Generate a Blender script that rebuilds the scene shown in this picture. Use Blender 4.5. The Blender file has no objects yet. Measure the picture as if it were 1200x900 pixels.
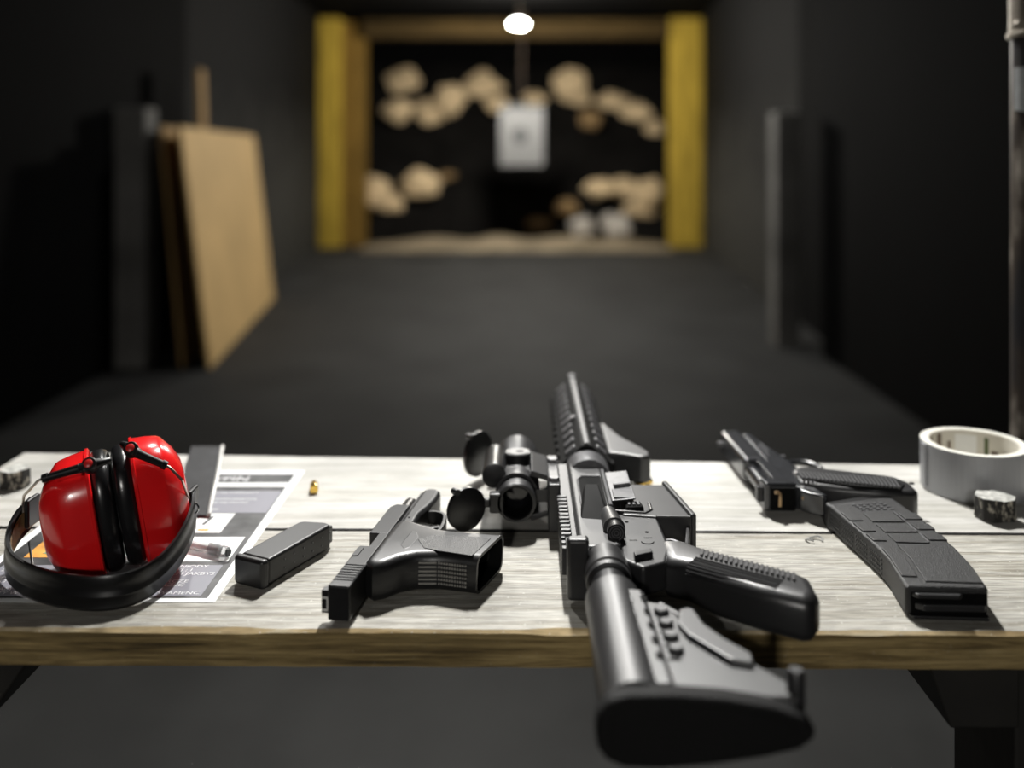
import bpy, bmesh, math, random
from mathutils import Vector, Matrix, noise
random.seed(7)
S = bpy.context.scene
COL = S.collection
R = math.radians

# ---------------------------------------------------------------- camera, world, lamps, exposure
F, HX, HY = 1100.0, 612.0, 180.0          # focal length in px, vanishing point of the lane
TOP = 0.776                               # bench top above the floor
HC = 0.344                                # camera above the bench top
CZ = TOP + HC
cam = bpy.data.cameras.new('camera')
cam.sensor_width = 36.0
cam.lens = 36.0 * F / 1200.0
cam.shift_y = -(450 - HY) / 1200.0
cam.shift_x = -(HX - 600) / 1200.0
cam.clip_start = 0.02
cam.dof.use_dof = True
cam.dof.focus_distance = 0.77
cam.dof.aperture_fstop = 2.2
camo = bpy.data.objects.new('camera', cam)
camo.location = (0, 0, CZ)
camo.rotation_euler = (R(90), 0, 0)
COL.objects.link(camo)
S.camera = camo
W = bpy.data.worlds.new('world'); S.world = W; W.use_nodes = True
W.node_tree.nodes['Background'].inputs[0].default_value = (0.9, 0.95, 1.0, 1)
W.node_tree.nodes['Background'].inputs[1].default_value = 0.012
S.view_settings.view_transform = 'Standard'
S.view_settings.look = 'None'
S.view_settings.exposure = 0.0
S.view_settings.gamma = 1.0
S.view_settings.use_curve_mapping = False
# ceiling fixtures of the lane: (x, y, z, width, length, watts)
FIXTURES = [(0.02, 1.95, 2.42, 0.09, 0.20, 33.0),
            (-0.75, 2.85, 2.46, 0.10, 0.24, 8.0),
            (0.15, 5.6, 2.66, 0.20, 0.80, 46.0)]
GLOBE = (-0.55, -3.6, 2.35, 170.0)         # globe lamp in the room behind the viewer
FAR_LAMP = (-0.035, 9.5, 2.43, 260.0)

def P(px, py, z=0.0):
    """pixel on the plane z above the bench top -> world x, y"""
    d = F * (HC - z) / (py - HY)
    return ((px - HX) / F * d, d)
def PD(px, py, d):
    return Vector(((px - HX) / F * d, d, CZ - (py - HY) / F * d))
def TR(pts, z):
    return [P(a, b, z) for a, b in pts]

# ---------------------------------------------------------------- materials
def nodemat(name):
    m = bpy.data.materials.new(name); m.use_nodes = True
    return m, m.node_tree, m.node_tree.nodes['Principled BSDF']
def mat(name, col, rough=0.5, metal=0.0, spec=0.5, nscale=0, namt=0.25, bump=0.0, bscale=None, coat=0, stretch=None, dist=0.002):
    m, nt, b = nodemat(name)
    b.inputs['Roughness'].default_value = rough
    b.inputs['Metallic'].default_value = metal
    b.inputs['Specular IOR Level'].default_value = spec
    b.inputs['Coat Weight'].default_value = coat
    c = (col[0], col[1], col[2], 1)
    b.inputs['Base Color'].default_value = c
    if nscale or bump:
        tc = nt.nodes.new('ShaderNodeTexCoord')
        mp = nt.nodes.new('ShaderNodeMapping')
        nt.links.new(tc.outputs['Object'], mp.inputs[0])
        if stretch: mp.inputs['Scale'].default_value = stretch
        if nscale:
            n = nt.nodes.new('ShaderNodeTexNoise'); n.inputs['Scale'].default_value = nscale
            n.inputs['Detail'].default_value = 5
            nt.links.new(mp.outputs[0], n.inputs['Vector'])
            r = nt.nodes.new('ShaderNodeValToRGB')
            r.color_ramp.elements[0].position = 0.3; r.color_ramp.elements[1].position = 0.7
            r.color_ramp.elements[0].color = tuple(x * (1 - namt) for x in c[:3]) + (1,)
            r.color_ramp.elements[1].color = tuple(min(1, x * (1 + namt)) for x in c[:3]) + (1,)
            nt.links.new(n.outputs['Fac'], r.inputs[0]); nt.links.new(r.outputs[0], b.inputs['Base Color'])
        if bump:
            n2 = nt.nodes.new('ShaderNodeTexNoise'); n2.inputs['Scale'].default_value = bscale or nscale
            n2.inputs['Detail'].default_value = 3
            nt.links.new(mp.outputs[0], n2.inputs['Vector'])
            bp = nt.nodes.new('ShaderNodeBump'); bp.inputs['Strength'].default_value = bump
            bp.inputs['Distance'].default_value = dist
            nt.links.new(n2.outputs['Fac'], bp.inputs['Height']); nt.links.new(bp.outputs[0], b.inputs['Normal'])
    return m

def wood_mat(name, stops, fine, rough=0.65, bump=0.25, mott=0.22):
    """weathered timber, grain along x. stops: colour ramp of the grain"""
    m, nt, b = nodemat(name)
    N, L = nt.nodes, nt.links
    b.inputs['Roughness'].default_value = rough
    b.inputs['Specular IOR Level'].default_value = 0.35
    tc = N.new('ShaderNodeTexCoord'); mp = N.new('ShaderNodeMapping')
    mp.inputs['Scale'].default_value = fine
    L.new(tc.outputs['Object'], mp.inputs[0])
    n = N.new('ShaderNodeTexNoise'); n.inputs['Scale'].default_value = 1.0; n.inputs['Detail'].default_value = 7
    n.inputs['Roughness'].default_value = 0.62; n.inputs['Distortion'].default_value = 0.6
    L.new(mp.outputs[0], n.inputs['Vector'])
    r = N.new('ShaderNodeValToRGB'); cr = r.color_ramp
    while len(cr.elements) < len(stops): cr.elements.new(0.5)
    for e, (p, c) in zip(cr.elements, stops):
        e.position = p; e.color = (c[0], c[1], c[2], 1)
    L.new(n.outputs['Fac'], r.inputs[0])
    # broad blotches
    n2 = N.new('ShaderNodeTexNoise'); n2.inputs['Scale'].default_value = 9; n2.inputs['Detail'].default_value = 6
    L.new(tc.outputs['Object'], n2.inputs['Vector'])
    mr = N.new('ShaderNodeMapRange'); mr.inputs[1].default_value = 0.35; mr.inputs[2].default_value = 0.7
    mr.inputs[3].default_value = 0.78; mr.inputs[4].default_value = 1.12
    L.new(n2.outputs['Fac'], mr.inputs[0])
    mx = N.new('ShaderNodeMix'); mx.data_type = 'RGBA'; mx.blend_type = 'MULTIPLY'; mx.inputs[0].default_value = 1
    L.new(r.outputs[0], mx.inputs[6]); L.new(mr.outputs[0], mx.inputs[7])
    mpf = N.new('ShaderNodeMapping'); mpf.inputs['Scale'].default_value = (fine[0] * 9, fine[1] * 4.2, fine[2] * 4.2); L.new(tc.outputs['Object'], mpf.inputs[0])
    n4 = N.new('ShaderNodeTexNoise'); n4.inputs['Scale'].default_value = 1.0; n4.inputs['Detail'].default_value = 4; L.new(mpf.outputs[0], n4.inputs['Vector'])
    mf = N.new('ShaderNodeMapRange'); mf.inputs[1].default_value = 0.3; mf.inputs[2].default_value = 0.7; mf.inputs[3].default_value = 1 - mott; mf.inputs[4].default_value = 1 + mott * 0.6
    L.new(n4.outputs['Fac'], mf.inputs[0])
    mxf = N.new('ShaderNodeMix'); mxf.data_type = 'RGBA'; mxf.blend_type = 'MULTIPLY'; mxf.inputs[0].default_value = 1
    L.new(mx.outputs[2], mxf.inputs[6]); L.new(mf.outputs[0], mxf.inputs[7]); mx = mxf
    # small pale specks
    n3 = N.new('ShaderNodeTexNoise'); n3.inputs['Scale'].default_value = 330; n3.inputs['Detail'].default_value = 1
    L.new(tc.outputs['Object'], n3.inputs['Vector'])
    sr = N.new('ShaderNodeMapRange'); sr.inputs[1].default_value = 0.70; sr.inputs[2].default_value = 0.76
    sr.inputs[3].default_value = 0; sr.inputs[4].default_value = 0.45 if stops[0][1][0] > 0.1 else 0.06
    L.new(n3.outputs['Fac'], sr.inputs[0])
    mx2 = N.new('ShaderNodeMix'); mx2.data_type = 'RGBA'
    L.new(sr.outputs[0], mx2.inputs[0]); L.new(mx.outputs[2], mx2.inputs[6]); mx2.inputs[7].default_value = (0.8, 0.79, 0.75, 1)
    L.new(mx2.outputs[2], b.inputs['Base Color'])
    bp = N.new('ShaderNodeBump'); bp.inputs['Strength'].default_value = bump; bp.inputs['Distance'].default_value = 0.002
    L.new(n.outputs['Fac'], bp.inputs['Height']); L.new(bp.outputs[0], b.inputs['Normal'])
    return m

def emit_mat(name, col, s):
    m, nt, b = nodemat(name)
    b.inputs['Base Color'].default_value = (0.8, 0.8, 0.8, 1)
    b.inputs['Emission Color'].default_value = (*col, 1)
    b.inputs['Emission Strength'].default_value = s
    return m

MT = {}
MT['top'] = wood_mat('weathered_top', [(0.24, (0.14, 0.12, 0.09)), (0.40, (0.34, 0.32, 0.27)), (0.55, (0.46, 0.445, 0.40)), (0.75, (0.57, 0.555, 0.51))], (6.0, 130, 130), 0.6, 0.45, 0.34)
MT['top2'] = wood_mat('pale_weathered_top', [(0.24, (0.30, 0.285, 0.25)), (0.42, (0.46, 0.45, 0.41)), (0.58, (0.54, 0.53, 0.50)), (0.78, (0.62, 0.61, 0.58))], (4.0, 70, 70), 0.6, 0.25, 0.12)
MT['raw'] = wood_mat('raw_edge', [(0.30, (0.05, 0.035, 0.014)), (0.45, (0.22, 0.155, 0.062)), (0.60, (0.38, 0.28, 0.12)), (0.78, (0.55, 0.43, 0.21))], (7, 120, 190), 0.8, 0.4)
MT['chip'] = wood_mat('split_edge', [(0.30, (0.35, 0.24, 0.10)), (0.5, (0.55, 0.42, 0.23)), (0.7, (0.70, 0.62, 0.45))], (8, 60, 60), 0.8, 0.4)
MT['dkwood'] = mat('dark_timber', (0.009, 0.008, 0.006), 0.75, nscale=20, namt=0.4, stretch=(1, 8, 1))
MT['floor'] = mat('rubber_floor', (0.030, 0.030, 0.029), 0.8, spec=0.15, nscale=2.2, namt=0.28, bump=0.2, bscale=60)
MT['black'] = mat('black_wall_paint_and_shade', (0.0018, 0.0018, 0.0018), 0.9, spec=0.06, nscale=3, namt=0.3)
MT['ceil'] = mat('black_ceiling_paint', (0.0012, 0.0012, 0.0012), 0.9, spec=0.05, nscale=3, namt=0.3)
MT['conc'] = mat('grey_concrete', (0.16, 0.155, 0.145), 0.9, spec=0.1, nscale=2.5, namt=0.35)
def painted_falloff(name, lo, hi, z, soft):
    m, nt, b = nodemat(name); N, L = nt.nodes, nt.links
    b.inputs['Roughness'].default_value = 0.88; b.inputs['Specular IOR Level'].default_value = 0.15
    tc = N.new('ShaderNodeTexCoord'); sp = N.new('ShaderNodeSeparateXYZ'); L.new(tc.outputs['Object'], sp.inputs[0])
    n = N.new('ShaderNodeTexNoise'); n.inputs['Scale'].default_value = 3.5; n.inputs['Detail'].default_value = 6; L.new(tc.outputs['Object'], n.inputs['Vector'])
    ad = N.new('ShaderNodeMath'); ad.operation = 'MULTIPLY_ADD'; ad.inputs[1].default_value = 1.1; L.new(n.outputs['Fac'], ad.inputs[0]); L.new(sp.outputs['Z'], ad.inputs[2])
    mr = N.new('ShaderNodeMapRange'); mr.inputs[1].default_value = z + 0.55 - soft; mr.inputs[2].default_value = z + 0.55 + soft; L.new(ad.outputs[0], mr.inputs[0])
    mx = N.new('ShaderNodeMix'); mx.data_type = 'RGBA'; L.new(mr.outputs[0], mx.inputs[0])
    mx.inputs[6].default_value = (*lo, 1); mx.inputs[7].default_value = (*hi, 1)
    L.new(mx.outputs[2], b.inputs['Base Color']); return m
MT['falloff_wall'] = painted_falloff('grey_with_painted_falloff', (0.036, 0.035, 0.031), (0.0015, 0.0015, 0.0015), 1.15, 0.55)  # grey fading to black with height stands in for the lamp's falloff
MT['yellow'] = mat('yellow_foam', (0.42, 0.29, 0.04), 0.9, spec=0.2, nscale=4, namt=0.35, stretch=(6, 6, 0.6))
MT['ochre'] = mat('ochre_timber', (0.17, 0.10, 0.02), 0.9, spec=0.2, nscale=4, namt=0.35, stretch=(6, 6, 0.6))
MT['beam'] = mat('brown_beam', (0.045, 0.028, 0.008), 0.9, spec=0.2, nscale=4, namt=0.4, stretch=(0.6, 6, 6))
MT['soil'] = mat('dark_soil', (0.0055, 0.005, 0.0045), 0.95, spec=0.1, nscale=3, namt=0.5, bump=0.5, bscale=12, dist=0.05)
MT['sand'] = mat('sand', (0.27, 0.22, 0.15), 0.95, spec=0.1, nscale=3, namt=0.3)
MT['rock'] = mat('pale_stone', (0.60, 0.46, 0.28), 0.95, spec=0.1, nscale=5, namt=0.35)
MT['rockd'] = mat('brown_stone', (0.22, 0.145, 0.07), 0.95, spec=0.1, nscale=5, namt=0.35)
MT['rockw'] = mat('white_stone', (0.42, 0.39, 0.35), 0.95, spec=0.1, nscale=5, namt=0.25)
MT['osb'] = mat('hardboard', (0.63, 0.42, 0.175), 0.75, spec=0.3, nscale=2.5, namt=0.12)
MT['osbe'] = mat('hardboard_dark', (0.40, 0.25, 0.10), 0.8, spec=0.3, nscale=3, namt=0.2)
MT['poly'] = mat('black_polymer', (0.0095, 0.0095, 0.010), 0.40, spec=0.55, nscale=60, namt=0.15, bump=0.06, bscale=900, dist=0.0004)
MT['polyst'] = mat('stippled_polymer', (0.016, 0.016, 0.0165), 0.48, spec=0.5, bump=0.9, bscale=900, dist=0.0008)
MT['steel'] = mat('blued_slide', (0.010, 0.010, 0.011), 0.36, spec=0.55, nscale=90, namt=0.2)
MT['blue'] = mat('blued_steel', (0.018, 0.019, 0.022), 0.27, spec=0.9, nscale=80, namt=0.25)
MT['alu'] = mat('anodised_aluminium', (0.018, 0.018, 0.019), 0.40, spec=0.65, nscale=70, namt=0.18, bump=0.05, bscale=1100, dist=0.0004)
MT['alug'] = mat('worn_grey_metal', (0.115, 0.115, 0.12), 0.40, metal=0.3, nscale=150, namt=0.2)
MT['stock'] = mat('stock_polymer', (0.016, 0.016, 0.017), 0.40, spec=1.0)
MT['alum'] = mat('rubbed_aluminium', (0.07, 0.07, 0.072), 0.42, spec=0.6)
MT['dots'] = mat('lightened_dots', (0.20, 0.195, 0.18), 0.5)  # coloured paler to make up for weak light on the back strap
MT['matte'] = mat('matte_black', (0.006, 0.006, 0.006), 0.7, spec=0.12)
MT['rub'] = mat('butt_rubber', (0.005, 0.005, 0.005), 0.75, spec=0.25, bump=0.3, bscale=500)
MT['hole'] = mat('deep_black', (0.003, 0.003, 0.003), 0.8, spec=0.1)
MT['shine'] = mat('bright_steel', (0.55, 0.55, 0.56), 0.25, metal=1.0)
MT['bronze'] = mat('worn_bronze', (0.40, 0.27, 0.15), 0.35, metal=0.8)
MT['white'] = mat('white_paint', (0.8, 0.8, 0.77), 0.5)
MT['brass'] = mat('brass', (0.78, 0.52, 0.12), 0.22, metal=1.0)
MT['red'] = mat('red_gloss', (0.86, 0.012, 0.014), 0.22, spec=0.6, coat=0.35)
MT['redb'] = mat('red_button', (0.62, 0.02, 0.02), 0.35)
MT['vinyl'] = mat('black_vinyl', (0.010, 0.010, 0.011), 0.26, spec=0.6)
MT['band'] = mat('black_band', (0.006, 0.006, 0.0065), 0.34, spec=0.6)
MT['bandin'] = mat('tan_lining', (0.16, 0.095, 0.04), 0.6, nscale=60, namt=0.4)
MT['wire'] = mat('wire', (0.55, 0.50, 0.44), 0.28, metal=1.0)
MT['paper'] = mat('white_paper', (0.80, 0.82, 0.82), 0.55, spec=0.4)
MT['photo'] = mat('printed_dark_grey', (0.045, 0.045, 0.046), 0.40, spec=0.5, nscale=45, namt=0.85)
MT['panel'] = mat('printed_lilac_grey', (0.24, 0.24, 0.275), 0.45, spec=0.4)
MT['print'] = mat('printed_white', (0.80, 0.80, 0.82), 0.5)
MT['printo'] = mat('printed_orange', (0.80, 0.36, 0.06), 0.45, nscale=60, namt=0.3)
MT['printg'] = mat('printed_green', (0.22, 0.40, 0.22), 0.45)
MT['printk'] = mat('printed_dark', (0.035, 0.038, 0.038), 0.5)
MT['printb'] = mat('printed_brown', (0.16, 0.12, 0.09), 0.6)
MT['printgr'] = mat('printed_dull_green', (0.10, 0.13, 0.05), 0.6)
MT['strap'] = mat('black_webbing', (0.016, 0.016, 0.018), 0.6, spec=0.3, nscale=60, namt=0.5)
MT['clear'] = mat('clear_edge', (0.42, 0.42, 0.41), 0.3)
MT['tape'] = mat('silver_tape', (0.33, 0.335, 0.35), 0.42, metal=0.35, nscale=900, namt=0.06, stretch=(1, 1, 0.02))
MT['tapes'] = mat('tape_rolled_edge', (0.78, 0.77, 0.70), 0.6)
MT['card'] = mat('tape_core_card', (0.66, 0.63, 0.55), 0.7)
MT['stone'] = mat('pale_cut_stone', (0.46, 0.46, 0.43), 0.8, nscale=150, namt=0.5, bump=0.6, bscale=300)
MT['pole'] = mat('dark_pipe', (0.028, 0.028, 0.030), 0.45, metal=0.3, nscale=14, namt=0.5)
def pole_mat():
    m, nt, b = nodemat('dark_worn_pipe'); N, L = nt.nodes, nt.links
    b.inputs['Roughness'].default_value = 0.42; b.inputs['Metallic'].default_value = 0.2
    tc = N.new('ShaderNodeTexCoord'); n = N.new('ShaderNodeTexNoise'); n.inputs['Scale'].default_value = 16; n.inputs['Detail'].default_value = 7
    mp = N.new('ShaderNodeMapping'); mp.inputs['Scale'].default_value = (1, 1, 0.45); L.new(tc.outputs['Object'], mp.inputs[0]); L.new(mp.outputs[0], n.inputs['Vector'])
    r = N.new('ShaderNodeValToRGB'); e = r.color_ramp.elements
    e[0].position = 0.45; e[0].color = (0.018, 0.018, 0.020, 1); e[1].position = 0.66; e[1].color = (0.30, 0.27, 0.23, 1)
    x = e.new(0.56); x.color = (0.045, 0.035, 0.028, 1)
    L.new(n.outputs['Fac'], r.inputs[0]); L.new(r.outputs[0], b.inputs['Base Color']); return m
MT['pole'] = pole_mat()
MT['collar'] = mat('galvanised_pipe', (0.20, 0.175, 0.14), 0.45, metal=0.4, nscale=40, namt=0.3)
MT['duct'] = mat('grey_tape_strip', (0.26, 0.27, 0.27), 0.5, nscale=40, namt=0.2)
MT['housing'] = mat('lamp_housing', (0.5, 0.5, 0.5), 0.5)
MT['bulb'] = emit_mat('lit_lamp', (0.93, 1.0, 0.97), 40.0)
MT['tube'] = emit_mat('lit_diffuser', (1.0, 0.99, 0.96), 6.0)
MT['glass'] = emit_mat('lit_globe', (1.0, 0.97, 0.92), 12.0)
MT['target'] = mat('target_card', (0.14, 0.14, 0.14), 0.7)

def stone_side():
    m, nt, b = nodemat('dark_speckled_stone')
    b.inputs['Roughness'].default_value = 0.8
    tc = nt.nodes.new('ShaderNodeTexCoord'); n = nt.nodes.new('ShaderNodeTexNoise')
    n.inputs['Scale'].default_value = 190; n.inputs['Detail'].default_value = 5
    mp = nt.nodes.new('ShaderNodeMapping'); mp.inputs['Scale'].default_value = (1, 1, 0.6)
    nt.links.new(tc.outputs['Object'], mp.inputs[0]); nt.links.new(mp.outputs[0], n.inputs['Vector'])
    r = nt.nodes.new('ShaderNodeValToRGB')
    r.color_ramp.elements[0].position = 0.50; r.color_ramp.elements[0].color = (0.012, 0.011, 0.009, 1)
    r.color_ramp.elements[1].position = 0.68; r.color_ramp.elements[1].color = (0.42, 0.39, 0.32, 1)
    nt.links.new(n.outputs['Fac'], r.inputs[0]); nt.links.new(r.outputs[0], b.inputs['Base Color'])
    return m
MT['stoneside'] = stone_side()
def clear_mat(name, tint, alpha, rough=0.1):
    m, nt, b = nodemat(name)
    b.inputs['Base Color'].default_value = (*tint, 1); b.inputs['Roughness'].default_value = rough
    b.inputs['Transmission Weight'].default_value = alpha; b.inputs['IOR'].default_value = 1.35
    return m
MT['pen'] = clear_mat('clear_pen_plastic', (0.93, 0.93, 0.93), 0.75, 0.12)
MT['lens'] = mat('dark_lens', (0.004, 0.004, 0.005), 0.05, spec=0.6)

# ---------------------------------------------------------------- mesh collector
class MB:
    def __init__(s): s.v = []; s.f = []; s.mi = []
    def add(s, vs, fs, mi=0):
        o = len(s.v); s.v += [tuple(x) for x in vs]
        s.f += [tuple(i + o for i in f) for f in fs]; s.mi += [mi] * len(fs)
        return s
    def box(s, x0, x1, y0, y1, z0, z1, mi=0):
        v = [(x, y, z) for z in (z0, z1) for y in (y0, y1) for x in (x0, x1)]
        return s.add(v, [(0, 2, 3, 1), (4, 5, 7, 6), (0, 1, 5, 4), (2, 6, 7, 3), (0, 4, 6, 2), (1, 3, 7, 5)], mi)
    def prism(s, poly, z0, z1, mi=0, top=None):
        n = len(poly); t = top or poly
        za = z0 if hasattr(z0, '__len__') else [z0] * n
        zb = z1 if hasattr(z1, '__len__') else [z1] * n
        v = [(p[0], p[1], za[i]) for i, p in enumerate(poly)] + [(p[0], p[1], zb[i]) for i, p in enumerate(t)]
        f = [tuple(range(n - 1, -1, -1)), tuple(range(n, 2 * n))] + [(i, (i + 1) % n, n + (i + 1) % n, n + i) for i in range(n)]
        return s.add(v, f, mi)
    def prismy(s, poly, y0, y1, mi=0):           # poly in (x, z), extruded along y
        n = len(poly)
        v = [(p[0], y0, p[1]) for p in poly] + [(p[0], y1, p[1]) for p in poly]
        f = [tuple(range(n)), tuple(range(2 * n - 1, n - 1, -1))] + [(i, n + i, n + (i + 1) % n, (i + 1) % n) for i in range(n)]
        return s.add(v, f, mi)
    def prismx(s, poly, x0, x1, mi=0):           # poly in (y, z), extruded along x
        n = len(poly)
        v = [(x0, p[0], p[1]) for p in poly] + [(x1, p[0], p[1]) for p in poly]
        f = [tuple(range(n)), tuple(range(2 * n - 1, n - 1, -1))] + [(i, n + i, n + (i + 1) % n, (i + 1) % n) for i in range(n)]
        return s.add(v, f, mi)
    def loft(s, rings, cap=True, mi=0, closed=False):
        n = len(rings[0]); v = [p for r in rings for p in r]; f = []
        K = len(rings)
        for k in range(K if closed else K - 1):
            a, b = k * n, ((k + 1) % K) * n
            for i in range(n): f.append((a + i, a + (i + 1) % n, b + (i + 1) % n, b + i))
        if cap and not closed:
            f.append(tuple(range(n - 1, -1, -1))); f.append(tuple(range((K - 1) * n, K * n)))
        return s.add(v, f, mi)
    def lathe(s, prof, c, axis='y', n=32, mi=0, a0=0.0, closed=False):
        rings = []
        for t, r in prof:
            ring = []
            for i in range(n):
                a = a0 + 2 * math.pi * i / n; p, q = r * math.cos(a), r * math.sin(a)
                ring.append({'y': (c[0] + p, c[1] + t, c[2] + q), 'z': (c[0] + p, c[1] + q, c[2] + t), 'x': (c[0] + t, c[1] + p, c[2] + q)}[axis])
            rings.append(ring)
        return s.loft(rings, True, mi, closed)
    def tube(s, pts, r, n=10, mi=0):
        pts = [Vector(p) for p in pts]; rings = []
        rr = r if hasattr(r, '__len__') else [r] * len(pts)
        up = Vector((0.13, 0.21, 0.97))
        for i, p in enumerate(pts):
            t = (pts[min(i + 1, len(pts) - 1)] - pts[max(i - 1, 0)]).normalized()
            a = t.cross(up)
            if a.length < 1e-3: a = t.cross(Vector((1, 0, 0)))
            a.normalize(); b = a.cross(t)
            rings.append([p + rr[i] * (a * math.cos(k * 2 * math.pi / n) + b * math.sin(k * 2 * math.pi / n)) for k in range(n)])
        return s.loft(rings, True, mi)
    def xf(s, M):
        s.v = [tuple(M @ Vector(p)) for p in s.v]; return s
    def build(s, name, mats, parent=None, bevel=0, seg=2, smooth=35, sub=0):
        me = bpy.data.meshes.new(name)
        off = Vector(parent['_o']) if parent is not None and '_o' in parent else Vector((0, 0, 0))
        me.from_pydata([tuple(Vector(p) - off) for p in s.v], [], s.f)
        for m in (mats if isinstance(mats, (list, tuple)) else [mats]): me.materials.append(MT[m])
        me.polygons.foreach_set('material_index', s.mi)
        bm = bmesh.new(); bm.from_mesh(me); bmesh.ops.recalc_face_normals(bm, faces=bm.faces[:]); bm.to_mesh(me); bm.free()
        me.polygons.foreach_set('use_smooth', [True] * len(me.polygons))
        o = bpy.data.objects.new(name, me); COL.objects.link(o)
        if parent is not None:
            o.parent = parent; o['_o'] = tuple(off)
        if bevel:
            b = o.modifiers.new('bevel', 'BEVEL'); b.width = bevel; b.segments = seg
            b.limit_method = 'ANGLE'; b.angle_limit = R(32); b.harden_normals = True
        else:
            me.set_sharp_from_angle(angle=R(smooth))
        if sub:
            d = o.modifiers.new('sub', 'SUBSURF'); d.levels = sub; d.render_levels = sub
        return o

def thing(name, label, cat, loc, group=None):
    o = bpy.data.objects.new(name, None); COL.objects.link(o)
    o.location = loc; o.empty_display_size = 0.02; o['_o'] = tuple(loc)
    return tag(o, label, cat, group)
def tag(o, label, cat, group=None):
    o['label'] = label; o['category'] = cat
    if group: o['group'] = group
    return o
def settle(o):
    """move a world-space mesh's origin to its footprint centre"""
    xs = [v.co for v in o.data.vertices]
    c = Vector((sum(p.x for p in xs) / len(xs), sum(p.y for p in xs) / len(xs), min(p.z for p in xs)))
    for v in o.data.vertices: v.co -= c
    o.location = c
    return o
def struct(o):
    o['kind'] = 'structure'; return settle(o)
def dupl(o, loc, parent=None):
    c = o.copy(); COL.objects.link(c); c.location = loc; c.parent = parent; return c
def text_mesh(body, size, mi=None):
    cu = bpy.data.curves.new('txt', 'FONT'); cu.body = body; cu.size = size; cu.resolution_u = 2
    o = bpy.data.objects.new('txt', cu); COL.objects.link(o)
    dg = bpy.context.evaluated_depsgraph_get(); dg.update()
    me = bpy.data.meshes.new_from_object(o.evaluated_get(dg))
    vs = [tuple(v.co) for v in me.vertices]; fs = [tuple(p.vertices) for p in me.polygons]
    bpy.data.objects.remove(o); bpy.data.curves.remove(cu); bpy.data.meshes.remove(me)
    return vs, fs

# ================================================================ THE SETTING
CEIL = 2.78
m = MB(); m.box(-2.9, 2.9, -5.0, 13.6, -0.05, 0.0); struct(m.build('floor', 'floor'))
m = MB(); m.box(-2.9, 2.9, -5.0, 13.6, CEIL, CEIL + 0.05); struct(m.build('ceiling', 'ceil'))
# left wall: black near section, middle blackened as shade, concrete far section to the frame
m = MB(); m.box(-2.45, -2.12, -5.0, 4.86, 0, CEIL); struct(m.build('wall_left', 'black'))
m = MB(); m.prism([(-2.62, 4.86), (-2.24, 4.86), (-2.289, 6.4), (-2.62, 6.4)], 0, CEIL); struct(m.build('wall_left_middle', 'black'))
m = MB(); m.prism([(-2.62, 6.4), (-2.289, 6.4), (-2.44, 11.2), (-2.62, 11.2)], 0, CEIL); struct(m.build('wall_left_far', 'falloff_wall'))
m = MB(); m.box(1.66, 2.0, -5.0, 5.2, 0, CEIL); struct(m.build('wall_right', 'black'))
m = MB(); m.prism([(1.78, 5.2), (2.36, 5.2), (2.36, 6.3), (1.852, 6.3)], 0, CEIL); struct(m.build('wall_right_middle', 'black'))  # black colour stands in for the unlit recess behind the post
m = MB(); m.prism([(1.852, 6.3), (2.36, 6.3), (2.36, 11.2), (2.17, 11.2)], 0, CEIL); struct(m.build('wall_right_far', 'falloff_wall'))
m = MB(); m.box(-2.9, 2.9, 13.5, 13.6, 0, CEIL); struct(m.build('wall_back', 'black'))
m = MB(); m.box(-2.9, 2.9, -5.1, -5.0, 0, CEIL); struct(m.build('wall_near', 'black'))
# the chamber behind the frame
m = MB(); m.box(-2.9, -2.44, 11.2, 13.5, 0, CEIL); struct(m.build('wall_left_backstop', 'black'))
m = MB(); m.box(2.17, 2.9, 11.2, 13.5, 0, CEIL); struct(m.build('wall_right_backstop', 'black'))
# grey pillar stubs on either side of the lane
m = MB(); m.box(-2.115, -1.95, 4.86, 5.02, 0, 1.36); tag(settle(m.build('concrete_post', 'conc', bevel=0.01)), 'chest-high grey concrete post by the left wall near the leaning boards', 'post', 'concrete posts beside the lane')
m = MB(); m.box(1.46, 1.60, 5.40, 5.56, 0, 1.36); tag(settle(m.build('concrete_post', 'conc', bevel=0.01)), 'chest-high grey concrete post by the right wall', 'post', 'concrete posts beside the lane')

# yellow frame round the backstop
def zat(py, d): return CZ - (py - HY) / F * d
fr = thing('backstop_frame', 'yellow timber portal framing the dark backstop at the end of the lane', 'frame', (0, 11.2, 0))
m = MB(); m.box(-2.42, -2.16, 11.12, 11.36, 0, 2.73); m.build('post', 'yellow', fr, 0.01)
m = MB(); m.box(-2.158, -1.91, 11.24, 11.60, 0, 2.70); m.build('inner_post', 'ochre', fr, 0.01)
m = MB(); m.box(1.76, 2.14, 11.12, 11.36, 0, 2.73); m.build('post', 'yellow', fr, 0.01)
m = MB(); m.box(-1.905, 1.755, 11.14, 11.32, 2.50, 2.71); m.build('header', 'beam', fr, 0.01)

# dark bank that catches the bullets, lumps of stone in it, sand in front
BY0, BZ0, BY1, BZ1 = 11.55, 0.02, 13.2, 2.35
def bank_point(px, py):
    dx, dz = (px - HX) / F, -(py - HY) / F
    k = (BZ1 - BZ0) / (BY1 - BY0)
    d = (CZ - BZ0 + k * BY0) / (k - dz)
    return Vector((dx * d, d, CZ + dz * d))
m = MB(); nx, ny = 40, 24; vs = []; fs = []
for j in range(ny + 1):
    for i in range(nx + 1):
        x = -2.43 + 4.59 * i / nx; t = j / ny
        b = 0.10 * noise.noise(Vector((x * 1.3, t * 4, 3.1)))
        vs.append((x, BY0 + (BY1 - BY0) * t + b * min(1, 6 * t), BZ0 + (BZ1 - BZ0) * t + b * 0.6 * min(1, 6 * t)))
for j in range(ny):
    for i in range(nx):
        a = j * (nx + 1) + i; fs.append((a, a + 1, a + nx + 2, a + nx + 1))
m.add(vs, fs)
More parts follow.
